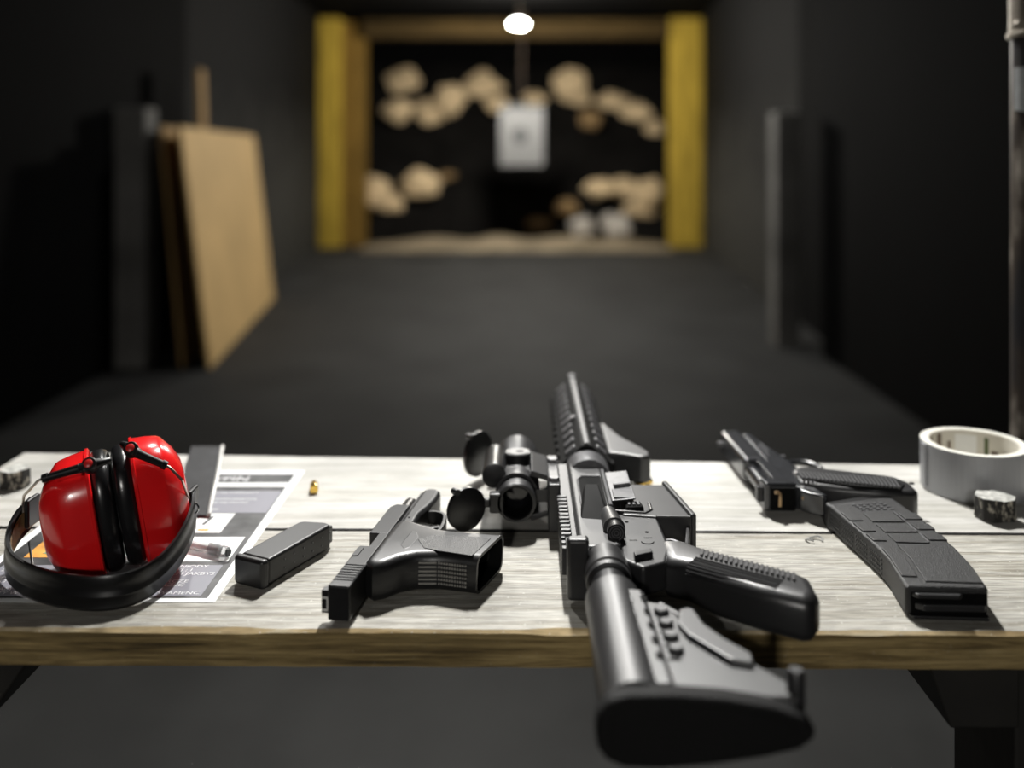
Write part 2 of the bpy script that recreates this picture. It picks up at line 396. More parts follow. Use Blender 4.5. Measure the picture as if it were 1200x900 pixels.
o = m.build('backstop_bank', 'soil'); o['kind'] = 'structure'
m = MB(); vs = []; fs = []; nx, ny = 40, 10
for j in range(ny + 1):
    for i in range(nx + 1):
        x = -1.9 + 3.65 * i / nx; t = j / ny; y = 10.75 + 0.95 * t
        e = math.sin(math.pi * min(1, max(0, t))) * math.sin(math.pi * i / nx) ** 0.5
        vs.append((x, y, 0.004 + 0.16 * e * (0.55 + 0.9 * abs(noise.noise(Vector((x * 1.7, y * 2, 0)))))))
for j in range(ny):
    for i in range(nx):
        a = j * (nx + 1) + i; fs.append((a, a + 1, a + nx + 2, a + nx + 1))
m.add(vs, fs)
o = m.build('sand', 'sand'); o['kind'] = 'stuff'; o['label'] = 'low drift of pale sand at the foot of the backstop'; o['category'] = 'sand'

def boulder(c, rx, rz, ry, seed, name, mt, label, cat, grp):
    bm = bmesh.new(); bmesh.ops.create_icosphere(bm, subdivisions=3, radius=1)
    for v in bm.verts:
        n1 = noise.noise(v.co * 1.3 + Vector((seed * 3.1, seed, 0))); n2 = noise.noise(v.co * 3.1 + Vector((0, seed * 2.3, seed)))
        k = 1 + 0.38 * n1 + 0.16 * n2
        v.co = Vector((v.co.x * rx, v.co.y * ry, v.co.z * rz)) * k
    me = bpy.data.meshes.new(name); bm.to_mesh(me); bm.free(); me.materials.append(MT[mt])
    o = bpy.data.objects.new(name, me); COL.objects.link(o); o.location = c
    return tag(o, label, cat, grp)
ROCKS = [  # px, py, half width px, half height px, material, cluster
    (474, 98, 22, 19, 'rock', 'ul'), (466, 130, 19, 15, 'rock', 'ul'), (503, 136, 19, 20, 'rock', 'ul'), (527, 117, 20, 19, 'rock', 'ul'),
    (564, 104, 27, 21, 'rock', 'ul'), (582, 122, 15, 10, 'rock', 'ul'),
    (626, 117, 15, 10, 'rock', 'ur'), (668, 98, 21, 18, 'rock', 'ur'), (672, 116, 22, 12, 'rock', 'ur'), (692, 140, 13, 13, 'rockd', 'ur'),
    (716, 119, 21, 11, 'rock', 'ur'), (744, 131, 21, 12, 'rock', 'ur'), (767, 150, 14, 11, 'rock', 'ur'),
    (438, 226, 22, 21, 'rock', 'll'), (458, 241, 18, 14, 'rock', 'll'), (492, 216, 25, 17, 'rock', 'll'), (524, 207, 11, 6, 'rockd', 'll'),
    (703, 221, 20, 11, 'rock', 'lr'), (733, 222, 23, 15, 'rock', 'lr'), (761, 226, 18, 18, 'rock', 'lr'), (752, 246, 24, 11, 'rock', 'lr'),
    (665, 243, 15, 10, 'rockd', 'lm'), (632, 262, 18, 7, 'rockd', 'lm')]
RLAB = ['topmost pale stone at the left end of the upper left arch', 'pale stone below the topmost one at the left end of the upper left arch', 'pale stone at the lowest dip of the upper left arch',
    'pale stone between the dip and the crest of the upper left arch', 'widest pale stone at the crest of the upper left arch beside the target', 'small pale stone under the crest of the upper left arch, touching the target',
    'small pale stone just behind the top right corner of the target', 'topmost pale stone at the crest of the upper right arch', 'flat pale stone just under the crest of the upper right arch',
    'small brown stone hanging below the upper right arch', 'pale stone at the middle of the upper right arch', 'pale stone sloping down right of the upper right arch middle', 'last pale stone at the right foot of the upper right arch',
    'pale stone lowest left, against the left frame post', 'pale stone low on the left, below its two neighbours', 'brightest pale stone low on the left, rightmost of its three', 'small brown stone beside the low left pale stones',
    'left end pale stone of the low right heap', 'middle pale stone on top of the low right heap', 'right end pale stone of the low right heap against the post', 'pale stone at the bottom of the low right heap',
    'dull brown stone low in the middle left of the whitish stones', 'flat dull brown stone near the sand below the target']
for i, (px, py, rw, rh, mt_, cl) in enumerate(ROCKS):
    c = bank_point(px, py); k_ = 0.999 - 0.024 * (i % 2); cp = Vector((0, 0, CZ)); c = cp + (c - cp) * k_; k = c.y / F
    boulder(c, rw * k * 0.91, rh * k * 0.91, 0.08, i + 1, 'stone_lump', mt_, RLAB[i], 'stone', 'stones in the backstop')
for px, py, rw, rh, lb in ((722, 265, 18, 13, 'larger of two whitish stones on the sand before the backstop'), (683, 267, 14, 11, 'smaller of two whitish stones on the sand before the backstop')):
    c = PD(px, py, 11.3); k = 11.3 / F
    boulder(c, rw * k, rh * k * 1.2, 0.14, px, 'white_stone', 'rockw', lb, 'stone', None)

# paper target on a cord
t = thing('paper_target', 'pale rectangular paper target with a dark centre hanging before the backstop', 'target', (-0.01, 10.6, 1.0))
a, b = PD(586, 194, 10.6), PD(637, 124, 10.6)
m = MB(); m.box(a.x, b.x, 10.6, 10.61, a.z, b.z); m.build('sheet', 'target', t)
m = MB(); m.lathe([(0, 0.085), (0.003, 0.085)], ((a.x + b.x) / 2 - 0.02, 10.594, (a.z + b.z) / 2), 'y', 24); m.build('bullseye', 'printk', t)
m = MB(); m.box(a.x, b.x, 10.585, 10.6, b.z - 0.03, b.z + 0.01); m.build('clip_bar', 'printk', t)
m = MB(); m.tube([((a.x + b.x) / 2, 10.6, b.z), ((a.x + b.x) / 2, 10.6, CEIL)], 0.0025, 6); m.build('cord', 'printb', t)

# the lit lamp at the end of the lane
lx, ly, lz, lw = FAR_LAMP
t = thing('pendant_lamp', 'small lit white lamp hanging from the ceiling at the far end', 'lamp', (lx, ly, lz))
m = MB(); m.lathe([(-0.018, 0.02), (-0.014, 0.065), (0.0, 0.085), (0.014, 0.070), (0.035, 0.03)], (lx, ly, lz), 'z', 24); m.build('diffuser', 'bulb', t)
m = MB(); m.lathe([(0.036, 0.03), (0.06, 0.03), (0.09, 0.018)], (lx, ly, lz), 'z', 16); m.tube([(lx, ly, lz + 0.08), (lx, ly, CEIL)], 0.008, 6); m.build('cord', 'printb', t)
ld = bpy.data.lights.new('lamp_light', 'POINT'); ld.energy = lw; ld.shadow_soft_size = 0.12; ld.color = (1.0, 0.95, 0.86)
lo = bpy.data.objects.new('lamp_light', ld); COL.objects.link(lo); lo.parent = t; lo.location = (0, 0, -0.19)
# ceiling fixtures over the lane
for i, (x, y, z, wx, wy, e) in enumerate(FIXTURES):
    lb = ['small ceiling spotlight fixture aimed down at the bench', 'second small ceiling spotlight further down on the left, aimed at the bench', 'long ceiling light fixture halfway down the lane'][i]
    t = thing('ceiling_fixture', lb, 'light fixture', (x, y, z))
    aim, turn = [(R(-35), 0.0), (R(-52), R(20)), (0.0, 0.0)][i]
    t.rotation_euler = (aim, 0, turn)
    back = Matrix.Translation((x, y, z)) @ t.rotation_euler.to_matrix().to_4x4().inverted() @ Matrix.Translation((-x, -y, -z))
    m = MB(); m.box(x - wx / 2 - 0.02, x + wx / 2 + 0.02, y - wy / 2 - 0.02, y + wy / 2 + 0.02, z + 0.012, z + 0.07); m.build('housing', 'housing', t, 0.006)
    m = MB(); m.box(x - wx / 2, x + wx / 2, y - wy / 2, y + wy / 2, z + 0.004, z + 0.0115); m.build('diffuser', 'tube', t)
    m = MB(); m.tube([(x, y, z + 0.05), (x, y, CEIL)], 0.01, 8); m.xf(back); m.build('stem', 'housing', t)
    ld = bpy.data.lights.new('fixture_light', 'AREA'); ld.shape = 'RECTANGLE'; ld.size = wx; ld.size_y = wy; ld.energy = e; ld.spread = (R(125), R(120), R(180))[i]; ld.color = (1.0, 0.985, 0.95)
    lo = bpy.data.objects.new('fixture_light', ld); COL.objects.link(lo); lo.parent = t; lo.location = (0, 0, 0)

gx, gy, gz, gw = GLOBE
t = thing('globe_lamp', 'round white globe lamp hanging in the room behind the viewer', 'lamp', (gx, gy, gz))
m = MB(); m.lathe([(0.13 * -math.cos(k * math.pi / 12), max(0.004, 0.13 * math.sin(k * math.pi / 12))) for k in range(13)], (gx, gy, gz), 'z', 32); m.build('globe', 'glass', t)
m = MB(); m.tube([(gx, gy, gz + 0.131), (gx, gy, CEIL)], 0.01, 8); m.build('stem', 'housing', t)
ld = bpy.data.lights.new('globe_light', 'POINT'); ld.energy = gw; ld.shadow_soft_size = 0.14; ld.color = (1.0, 0.97, 0.92)
lo = bpy.data.objects.new('globe_light', ld); COL.objects.link(lo); lo.parent = t; lo.location = (0.0, 0.145, -0.145)

# boards leaning on the left
def board(b0, b1, lean, h, th, name, label, mt_, cat='board'):
    """b0,b1 floor points of the near and far bottom corners; lean = horizontal shift of the top"""
    a, b = Vector((*b0, 0)), Vector((*b1, 0)); n = Vector((-(b - a).normalized().y, (b - a).normalized().x, 0))
    zt = math.sqrt(max(0.01, h * h - lean * lean))
    up = Vector((0, 0, zt)) + n * lean
    w = n * th
    m = MB(); v = [a, b, b + up, a + up, a + w, b + w, b + w + up, a + w + up]
    m.add(v, [(0, 1, 2, 3), (4, 7, 6, 5), (0, 4, 5, 1), (3, 2, 6, 7), (0, 3, 7, 4), (1, 5, 6, 2)])
    return tag(settle(m.build(name, mt_, bevel=0.004)), label, cat)
board((-1.616, 4.87), (-1.915, 7.25), 0.15, 1.27, 0.02, 'sheet_board', 'tan hardboard sheet leaning foremost against the left wall', 'osb')
board((-1.765, 4.90), (-2.03, 7.20), 0.11, 1.27, 0.02, 'sheet_board', 'darker tan sheet standing behind the front leaning board', 'osbe')
board((-1.99, 5.95), (-2.005, 6.09), 0.05, 1.66, 0.03, 'timber_batten', 'narrow timber batten rising above the leaning boards', 'osbe', 'batten')

# ================================================================ THE BENCH
T = TOP
bench = thing('shooting_bench', 'long plank bench with weathered grey top and brown front edge', 'bench', (0, 0.86, 0))
def plank(name, f0, f1, k0, k1, nseg, seed, front_chip):
    """strip along x with slightly wavy front edge; f*: front y at left/right, k*: back y"""
    XL, XR = -0.572, 0.64; th = 0.026; m = MB(); rnd = random.Random(seed)
    cols = []
    for i in range(nseg + 1):
        t = i / nseg; x = XL + (XR - XL) * t
        yf = f0 + (f1 - f0) * t; yb = k0 + (k1 - k0) * t
        w = 0.0008 * noise.noise(Vector((x * 14, seed, 0))) + 0.0005 * noise.noise(Vector((x * 70, seed, 2)))
        ch = 0.0018 + 0.0022 * max(0, noise.noise(Vector((x * 22, seed, 5)))) + 0.0035 * max(0, noise.noise(Vector((x * 6, seed, 9))) - 0.12) if front_chip else 0.0012
        zb = T - th + 0.0006 * noise.noise(Vector((x * 30, seed, 7)))
        cols.append([(x, yf + w, zb), (x, yf + w, T - ch * 0.9), (x, yf + w + ch * 1.5, T), (x, yb + w, T), (x, yb + w, zb)])
    n = 5
    vs = [p for c in cols for p in c]; fs = []; mi = []
    mids = [1, 2, 0, 1, 1] if front_chip else [3, 3, 0, 3, 3]  # dark gap faces imitate the shade between the planks
    if front_chip: mids[3] = 3
    for i in range(nseg):
        for k in range(n):
            a, b = i * n + k, i * n + (k + 1) % n
            fs.append((a, b, b + n, a + n)); mi.append(mids[k])
    fs += [tuple(range(n)), tuple(range(nseg * n + n - 1, nseg * n - 1, -1))]; mi += [1, 1]
    m.v, m.f, m.mi = vs, fs, mi
    return m.build(name, ['top' if front_chip else 'top2', 'raw', 'chip', 'dkwood'], bench, smooth=25)
plank('plank', 0.6805, 0.6705, 0.8615, 0.8425, 160, 3, True)
plank('plank', 0.8665, 0.8470, 1.0790, 1.0290, 160, 8, False)
# cleats under the planks and legs
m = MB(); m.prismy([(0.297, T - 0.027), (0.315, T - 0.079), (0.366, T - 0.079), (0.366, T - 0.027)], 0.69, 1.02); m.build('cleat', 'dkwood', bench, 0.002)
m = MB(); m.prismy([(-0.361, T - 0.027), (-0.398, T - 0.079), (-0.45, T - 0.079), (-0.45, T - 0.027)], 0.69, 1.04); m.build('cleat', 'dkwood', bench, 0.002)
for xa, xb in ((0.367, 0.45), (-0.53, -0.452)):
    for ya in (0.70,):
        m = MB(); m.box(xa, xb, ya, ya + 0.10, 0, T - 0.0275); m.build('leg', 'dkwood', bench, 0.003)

# steel pipe behind the right end of the bench
pc = (0.6005, 1.10)
t = thing('steel_pipe', 'upright dark steel pipe with worn paint behind the right bench end', 'pipe', (pc[0], pc[1], 0))
m = MB(); m.lathe([(0, 0.0255), (1.27, 0.0255)], (*pc, 0), 'z', 32); o = m.build('lower_tube', 'pole', t)
zr = zat(45, 1.10)
m = MB(); m.lathe([(zr, 0.0285), (zr + 0.001, 0.0300), (zr + 0.006, 0.0300), (zr + 0.0075, 0.0275), (zr + 0.2, 0.0275), (CEIL, 0.0275)], (*pc, 0), 'z', 40); cl = m.build('collar_tube', 'collar', t)
q = PD(1194, 28, 1.075)
m = MB(); m.lathe([(-0.004, 0.0045), (0, 0.0045), (0.006, 0.0045)], (q.x, q.y, q.z), 'y', 16); m.build('screw', 'collar', cl, 0.0008)
# strip of grey tape wrapped round the tube
def arc_strip(z0, z1, r, a0, a1, n=14, taper=0.0):
    m = MB(); vs = []; fs = []
    for i in range(n + 1):
        a = a0 + (a1 - a0) * i / n; k = taper * (i / n)
        for rr in (r, r + 0.0012):
            for z in (z0 + k, z1):
                vs.append((pc[0] + rr * math.cos(a), pc[1] + rr * math.sin(a), z))
    for i in range(n):
        a = i * 4; b = a + 4
        fs += [(a + 2, b + 2, b + 3, a + 3), (a, a + 1, b + 1, b), (a + 1, a + 3, b + 3, b + 1), (a, b, b + 2, a + 2)]
    fs += [(0, 2, 3, 1), (n * 4, n * 4 + 1, n * 4 + 3, n * 4 + 2)]
    return m.add(vs, fs)
arc_strip(zat(128, 1.08), zat(78, 1.08), 0.0257, R(190), R(300), taper=-0.012).build('tape_strip', 'duct', t)

# ================================================================ THINGS ON THE BENCH
# ---- leaflet
LX0, LX1, LY0, LY1 = -0.4457, -0.2355, 0.719, 1.017
lf = thing('leaflet', 'printed leaflet with white border lying under the red ear muffs', 'leaflet', (LX0, LY0, T))
def flat(name, x0, x1, y0, y1, h, mt_, par):
    m = MB(); m.box(x0, x1, y0, y1, T + h - 0.00015, T + h); return m.build(name, mt_, par)
sheet = flat('sheet', LX0, LX1, LY0, LY1, 0.0004, 'paper', lf)
flat('photo_print', LX0 + 0.008, LX1 - 0.008, LY0 + 0.0065, LY1 - 0.011, 0.0006, 'photo', lf)
flat('white_rule', LX0 + 0.05, LX1 - 0.008, 0.9675, 0.979, 0.0008, 'paper', lf)
flat('text_panel', LX0 + 0.05, -0.2445, 0.897, 0.9555, 0.0008, 'panel', lf)
flat('picture_box', -0.38, -0.2736, 0.850, 0.8955, 0.0008, 'paper', lf)
flat('picture_box', -0.35, -0.248, 0.790, 0.8405, 0.0008, 'paper', lf)
pn = flat('text_panel', -0.4327, -0.2495, 0.7285, 0.783, 0.0008, 'panel', lf)
flat('orange_picture', -0.4240, -0.375, 0.798, 0.842, 0.0008, 'printo', lf)
m = MB(); m.prism([(-0.412, 0.806), (-0.404, 0.803), (-0.392, 0.818), (-0.386, 0.832), (-0.395, 0.829)], T + 0.0008, T + 0.0010); m.build('green_figure', 'printg', lf)
m = MB(); m.prism([(-0.297, 0.868), (-0.294, 0.868), (-0.291, 0.888), (-0.2935, 0.888)], T + 0.0008, T + 0.0010); m.prism([(-0.319, 0.872), (-0.317, 0.872), (-0.314, 0.888), (-0.3165, 0.888)], T + 0.0008, T + 0.0010); m.build('drawing', 'printk', lf)
m = MB(); m.box(-0.296, -0.286, 0.854, 0.858, T + 0.0008, T + 0.001); m.build('drawing', 'printo', lf)
def lettering(lines, x, y, dy, size, mt_, par, h=0.0011):
    m = MB()
    for i, s in enumerate(lines):
        if not s: continue
        vs, fs = text_mesh(s, size)
        m.add([(x + a, y - dy * i + b, T + h) for a, b, c in vs], fs)
    return m.build('lettering', mt_, par)
lettering(['WPIN'], -0.334, 0.984, 0.01, 0.018, 'print', lf)
lettering(['2 ZAW', '2 DWA', '', 'NIE TARCZ', 'PARTIET', '', 'ZASTALY MIEJ', 'APOLITY WCZ'], -0.429, 0.7775, 0.0067, 0.0068, 'print', lf)
lettering(['W OBOZENIODY', 'POLECONEJ ; I', 'W CUNKIEM JAKBYS', '', 'SA NIE TARCZE', 'CEL I POPRZEC', '', 'NASTEPSTWAMENC', 'BRON WCELUNEJ ; I'][:8], -0.3190, 0.7775, 0.0067, 0.0074, 'print', lf)
lettering(['PRZEPISY NA STRZELNICY', '', 'ZASADY BEZPIECZENSTWA', 'NIE TARCZE NIE PARTIET', '', 'CEL I POPRZEC'], -0.328, 0.948, 0.009, 0.0052, 'paper', lf)

# ---- black strap at the back edge, left of the leaflet's corner
q = [P(214, 604), P(244, 604), P(253, 531.5), P(222, 531.5)]
st = thing('black_strap', 'flat dark strap lying from the leaflet over the back edge of the bench', 'strap', (q[0][0], q[0][1], T))
m = MB()
vs = []; fs = []; nn = 16
for i in range(nn + 1):
    t = i / nn; y = 0.885 + (1.082 - 0.885) * t; xl = -0.331 - 0.050 * t; z = T + 0.0022 + 0.0025 * t + 0.0018 * math.sin(t * 9)
    for dx, dz in ((0, 0), (0.033, 0.0), (0.033, 0.0014), (0, 0.0014)): vs.append((xl + dx, y, z + dz))
for i in range(nn):
    for k in range(4): fs.append((i * 4 + k, i * 4 + (k + 1) % 4, i * 4 + 4 + (k + 1) % 4, i * 4 + 4 + k))
fs += [(0, 1, 2, 3), (nn * 4 + 3, nn * 4 + 2, nn * 4 + 1, nn * 4)]
m.add(vs, fs); m.build('webbing', 'strap', st)
m = MB(); m.tube([(-0.331 + 0.0355 - 0.050 * t, 0.885 + 0.197 * t, T + 0.0032 + 0.0025 * t + 0.0018 * math.sin(t * 9)) for t in [k / 12 for k in range(13)]], 0.0022, 8); m.build('clear_edging', 'clear', st)

# ---- pen
def along(p0, p1, prof, n=16):
    """lathe profile (t 0..1, r) from p0 to p1"""
    m = MB(); a, b = Vector(p0), Vector(p1)
    m.tube([a + (b - a) * t for t, r in prof], [r for t, r in prof], n)
    return m
p1 = Vector((*P(267, 648, 0.005), T + 0.0056)); p0 = p1 + Vector((-0.105, 0.045, -0.0008))
pn_ = thing('pen', 'clear plastic pen lying on the leaflet by the ear muffs', 'pen', (p1.x, p1.y, T))
along(p0, p1, [(0.0, 0.0036), (0.62, 0.0038), (0.80, 0.0038), (0.82, 0.0048), (0.99, 0.0046), (1, 0.0040)]).build('barrel', 'pen', pn_)
along(p0 + (p1 - p0) * 0.05, p0 + (p1 - p0) * 0.86, [(0, 0.0014), (1, 0.0014)], 10).build('ink_tube', 'paper', pn_)
along(p0 + (p1 - p0) * 1.0005, p0 + (p1 - p0) * 1.012, [(0, 0.0034), (1, 0.0030)]).build('plug', 'printk', pn_)
along(p0 + (p1 - p0) * 0.83, p0 + (p1 - p0) * 0.93, [(0, 0.0036), (1, 0.0036)]).build('ferrule', 'alug', pn_)

# ---- ear muffs
C = Vector((-0.3340, 0.776, T + 0.0525))
em = thing('ear_muffs', 'glossy red ear muffs with black cushions and folded black headband', 'ear muffs', (C.x, C.y, T))
MX = Matrix.Translation(C) @ Matrix.Rotation(R(24), 4, 'Z') @ Matrix.Rotation(R(-9), 4, 'Y')
def sring(x, hy, hz, e=2.6, n=48, oy=0, oz=0):
    out = []
    for i in range(n):
        a = 2 * math.pi * i / n; c, s_ = math.cos(a), math.sin(a)
        out.append((x, oy + hy * math.copysign(abs(c) ** (2 / e), c), oz + hz * math.copysign(abs(s_) ** (2 / e), s_)))
    return out
HYc, HZc = 0.039, 0.0492
def lp(x, y, z): return MX @ Vector((x, y, z))
for sgn in (-1, 1):
    cup = MB(); ks = 1.0 if sgn < 0 else 0.94
    prof = [(0.0150, 0.99), (0.0160, 1.03), (0.0178, 1.03), (0.0183, 1.005), (0.0290, 0.985), (0.0385, 0.945), (0.0415, 0.91), (0.0500, 0.70), (0.0545, 0.52), (0.0555, 0.46), (0.0565, 0.30), (0.057, 0.05)]
    cup.loft([sring(sgn * (0.015 + (x - 0.015) * ks), HYc * k, HZc * k, 3.0) for x, k in prof]); cup.xf(MX)
    c_o = cup.build('ear_cup', 'red', em, smooth=22)
    cu = MB()
    prof = [(0.0004, 0.70), (0.0006, 0.86), (0.0022, 0.935), (0.0055, 0.975), (0.0095, 0.975), (0.0135, 0.955), (0.0149, 0.90)]
    cu.loft([sring(sgn * x, HYc * k * 1.0, HZc * k, 2.7) for x, k in prof]); cu.xf(MX)
    cu.build('cushion', 'vinyl', em, smooth=60)
    if sgn < 0: A, B, Cc = PD(129, 539, 0.735), PD(93, 549, 0.7195), PD(50, 561, 0.716)
    else: A, B, Cc = PD(143, 520, 0.757), PD(160, 531, 0.745), PD(195, 546, 0.752)
    m = MB(); m.tube([B, B + (Cc - B) * 0.3, Cc - (Cc - B) * 0.16, Cc - (Cc - B) * 0.15, Cc], [0.0036, 0.0032, 0.0028, 0.0036, 0.0034], 12)
    m.tube([A, A + (B - A) * 0.6, B + (Cc - B) * 0.12], [0.0022, 0.0050, 0.0034], 12)
    arm = m.build('yoke_arm', 'band', em)
    nrm = Vector((0.10, -0.80, 0.59)).normalized(); pv = A + (B - A) * 0.66
    along(pv + nrm * 0.001, pv + nrm * 0.0058, [(0, 0.0034), (0.9, 0.0033), (1, 0.0026)]).build('pivot_button', 'redb', arm)
    along(pv - nrm * 0.004, pv + nrm * 0.0048, [(0, 0.0056), (0.9, 0.0056), (1, 0.0050)]).build('pivot_boss', 'band', arm)
    if sgn < 0: W3 = [Cc, PD(45, 563, 0.722), PD(28, 581, 0.757), PD(27, 590, 0.775), PD(27, 602, 0.782)]
    else: W3 = [Cc, PD(199, 548, 0.753), PD(213, 562, 0.757), PD(221, 584, 0.786), PD(222, 597, 0.797)]
    m = MB(); m.tube(W3, 0.0011, 8); m.build('wire', 'wire', em)
    if sgn < 0: W3 = [PD(34, 635, 0.775), PD(38, 662, 0.760), PD(46, 667, 0.757), PD(64, 677, 0.750)]
    else: W3 = [PD(222, 600, 0.800), PD(214, 625, 0.81), PD(205, 640, 0.815)]
    m = MB(); m.tube(W3, 0.0010, 8); m.build('wire', 'band', em)
# headband
BP = [(-0.4110, 0.786, 0.030), (-0.4165, 0.777, 0.022), (-0.4150, 0.762, 0.0135), (-0.4040, 0.743, 0.006), (-0.384, 0.727, 0.0025), (-0.360, 0.7155, 0.0012), (-0.336, 0.7085, 0.0008), (-0.314, 0.7068, 0.0008),
      (-0.2965, 0.714, 0.0014), (-0.2850, 0.729, 0.0045), (-0.2785, 0.748, 0.0105), (-0.2760, 0.767, 0.0185), (-0.2775, 0.785, 0.0260), (-0.2820, 0.801, 0.032)]
def cr(pts, k=5):
    P_ = [Vector(p) for p in pts]; P_ = [2 * P_[0] - P_[1]] + P_ + [2 * P_[-1] - P_[-2]]; out = []
    for i in range(1, len(P_) - 2):
        for j in range(k):
            t = j / k; a, b, c, d = P_[i - 1], P_[i], P_[i + 1], P_[i + 2]
            out.append(0.5 * (2 * b + (c - a) * t + (2 * a - 5 * b + 4 * c - d) * t * t + (3 * b - a - 3 * c + d) * t ** 3))
    out.append(P_[-2]); return out
bp = cr(BP)
def band_rings(pts, secs):
    rings = []
    for i, p in enumerate(pts):
        t = pts[min(i + 1, len(pts) - 1)] - pts[max(i - 1, 0)]; t.z = 0; t.normalize()
        n = Vector((t.y, -t.x, 0))          # outward
        rings.append([p + n * o_ + Vector((0, 0, T + h)) for o_, h in secs])
    return rings
# outward offset sign: centre of loop is at larger y; check with the middle point
mid_n = bp[len(bp) // 2 + 1] - bp[len(bp) // 2 - 1]; sg = 1 if (mid_n.x * -1) < 0 else -1
sec = [(0.0, 0.0), (0.0022, -0.0003), (0.0040, 0.0022), (0.0034, 0.0080), (0.0046, 0.0100), (0.0046, 0.0112), (0.0034, 0.0135), (0.0034, 0.0185), (0.0040, 0.0235), (0.0030, 0.0262), (0.0008, 0.0262), (-0.0004, 0.0245), (0.0004, 0.0215), (0.0004, 0.004)]
m = MB(); m.loft(band_rings(bp, [(o_ * sg, h) for o_, h in sec])); hb = m.build('headband', 'band', em, smooth=40)
m = MB(); m.loft(band_rings(bp[1:22], [(-0.0002 * sg, 0.005), (-0.0002 * sg, 0.021), (-0.0007 * sg, 0.021), (-0.0007 * sg, 0.005)])); m.build('lining', 'bandin', hb)
for p in (bp[0], bp[-1]):
    m = MB(); m.box(p.x - 0.0014, p.x + 0.0030, p.y - 0.010, p.y + 0.010, T + p.z + 0.003, T + p.z + 0.0268); m.build('end_block', 'band', hb, 0.0018)
q = bp[-4]
m = MB(); m.tube([(q.x + 0.0045 + 0.003 * math.cos(a), q.y - 0.004, T + q.z + 0.018 + 0.004 * math.sin(a)) for a in [k * math.pi / 6 for k in range(13)]], 0.0008, 6); m.build('rivet_ring', 'shine', hb)

# ---- cut stone blocks
def stone_block(cx, cy, w, d, h, rot, label):
    pts = [(-.5, -.28), (-.3, -.5), (.05, -.46), (.32, -.5), (.5, -.25), (.48, .3), (.28, .5), (-.3, .5), (-.5, .25)]
    pts = [(cx + w * (x * math.cos(rot) - y * math.sin(rot)), cy + d * (x * math.sin(rot) + y * math.cos(rot))) for x, y in pts]
    m = MB(); n = len(pts)
    tp = [(cx + (x - cx) * 0.97, cy + (y - cy) * 0.97) for x, y in pts]
    m.prism(pts, T + 0.0008, [T + h + 0.0012 * math.sin(i * 2.1) for i in range(n)], 0, tp)
    m.mi = [0, 1] + [0] * n
    o = m.build('stone_block', ['stoneside', 'stone'], None, 0.0012)
    return tag(settle(o), label, 'stone')
stone_block(0.4460, 0.8855, 0.034, 0.028, 0.0215, 0.15, 'small speckled dark stone block with pale top beside the silver tape')
stone_block(-0.523, 0.968, 0.026, 0.026, 0.0195, -0.1, 'small dark stone block with pale top behind the red ear muffs')

# ---- cartridge cases
def case(x, y, rot, label, L=0.0165, r=0.0044, up=False):
    t = thing('cartridge_case', label, 'cartridge case', (x, y, T), 'spent brass cases')
    d = Vector((math.cos(rot), math.sin(rot), 0)); c = Vector((x, y, T + r + 0.0005))
    if up: d = Vector((0, 0, 1)); c = Vector((x, y, T + 0.0006))
    a, b = (c, c + d * L) if up else (c - d * L / 2, c + d * L / 2)
    along(a, b, [(0, r * 0.9), (0.02, r), (0.10, r), (0.13, r * 0.82), (0.17, r * 0.82), (0.21, r * 0.98), (0.985, r * 0.94), (1, r * 0.9)], 20).build('case', 'brass', t)
    along(b - d * 0.002, b + d * 0.0002, [(0, r * 0.76), (1, r * 0.76)], 16).build('mouth', 'printb', t)
x, y = P(368, 576); case(x, y, R(103), 'small brass cartridge case lying on bare wood right of the leaflet')
x, y = P(754, 571); case(x, y, R(35), 'brass cartridge case lying behind the rifle magazine well', 0.019)

# ---- pistol magazine
z1 = 0.0225
NL, NR, FRt, FL = P(272, 651, z1), P(311, 660, z1), P(379, 621, z1), P(345, 612, z1)
pm = thing('pistol_magazine', 'black pistol magazine lying left of the near pistol', 'magazine', ((NL[0] + FRt[0]) / 2, (NL[1] + FRt[1]) / 2, T))
NL, NR, FRt, FL = [Vector((*p, 0)) for p in (NL, NR, FRt, FL)]
ax = ((FRt + FL) / 2 - (NL + NR) / 2); LNG = ax.length; ax.normalize(); sd = Vector((ax.y, -ax.x, 0))
org = (NL + NR) / 2; hw = 0.0155
def mg(u, v): p = org + ax * u + sd * v; return (p.x, p.y)
LNG += 0.012
m = MB(); m.prism([mg(0.007, -hw + .001), mg(0.007, hw - .001), mg(LNG, hw - .001), mg(LNG + 0.002, hw - .008), mg(LNG - 0.004, -hw + .004), mg(LNG - 0.008, -hw + .001)], T + 0.0015, T + z1); m.build('body', 'poly', pm, 0.003, 3)
m = MB(); m.prism([mg(-0.001, -hw + .0005), mg(-0.001, hw - .0005), mg(0.0065, hw + .0008), mg(0.0065, -hw - .0008)], T + 0.0006, T + z1 + 0.001); m.build('base_plate', 'poly', pm, 0.003, 3)
m = MB(); m.prism([mg(LNG - 0.001, hw - .010), mg(LNG - 0.001, hw - .003), mg(LNG + 0.007, hw - .0045), mg(LNG + 0.006, hw - .010)], T + 0.004, T + z1 - 0.004); m.build('feed_lips', 'steel', pm, 0.001)
m = MB()
for k in range(6):
    for zz in (0.0085, 0.0155):
        p = org + ax * (0.026 + 0.0118 * k) + sd * (hw - 0.0012)
        a = Vector((p.x, p.y, T + zz)); m.tube([a, a + sd * 0.0006], 0.0008, 8)
m.build('witness_holes', 'alug', pm)

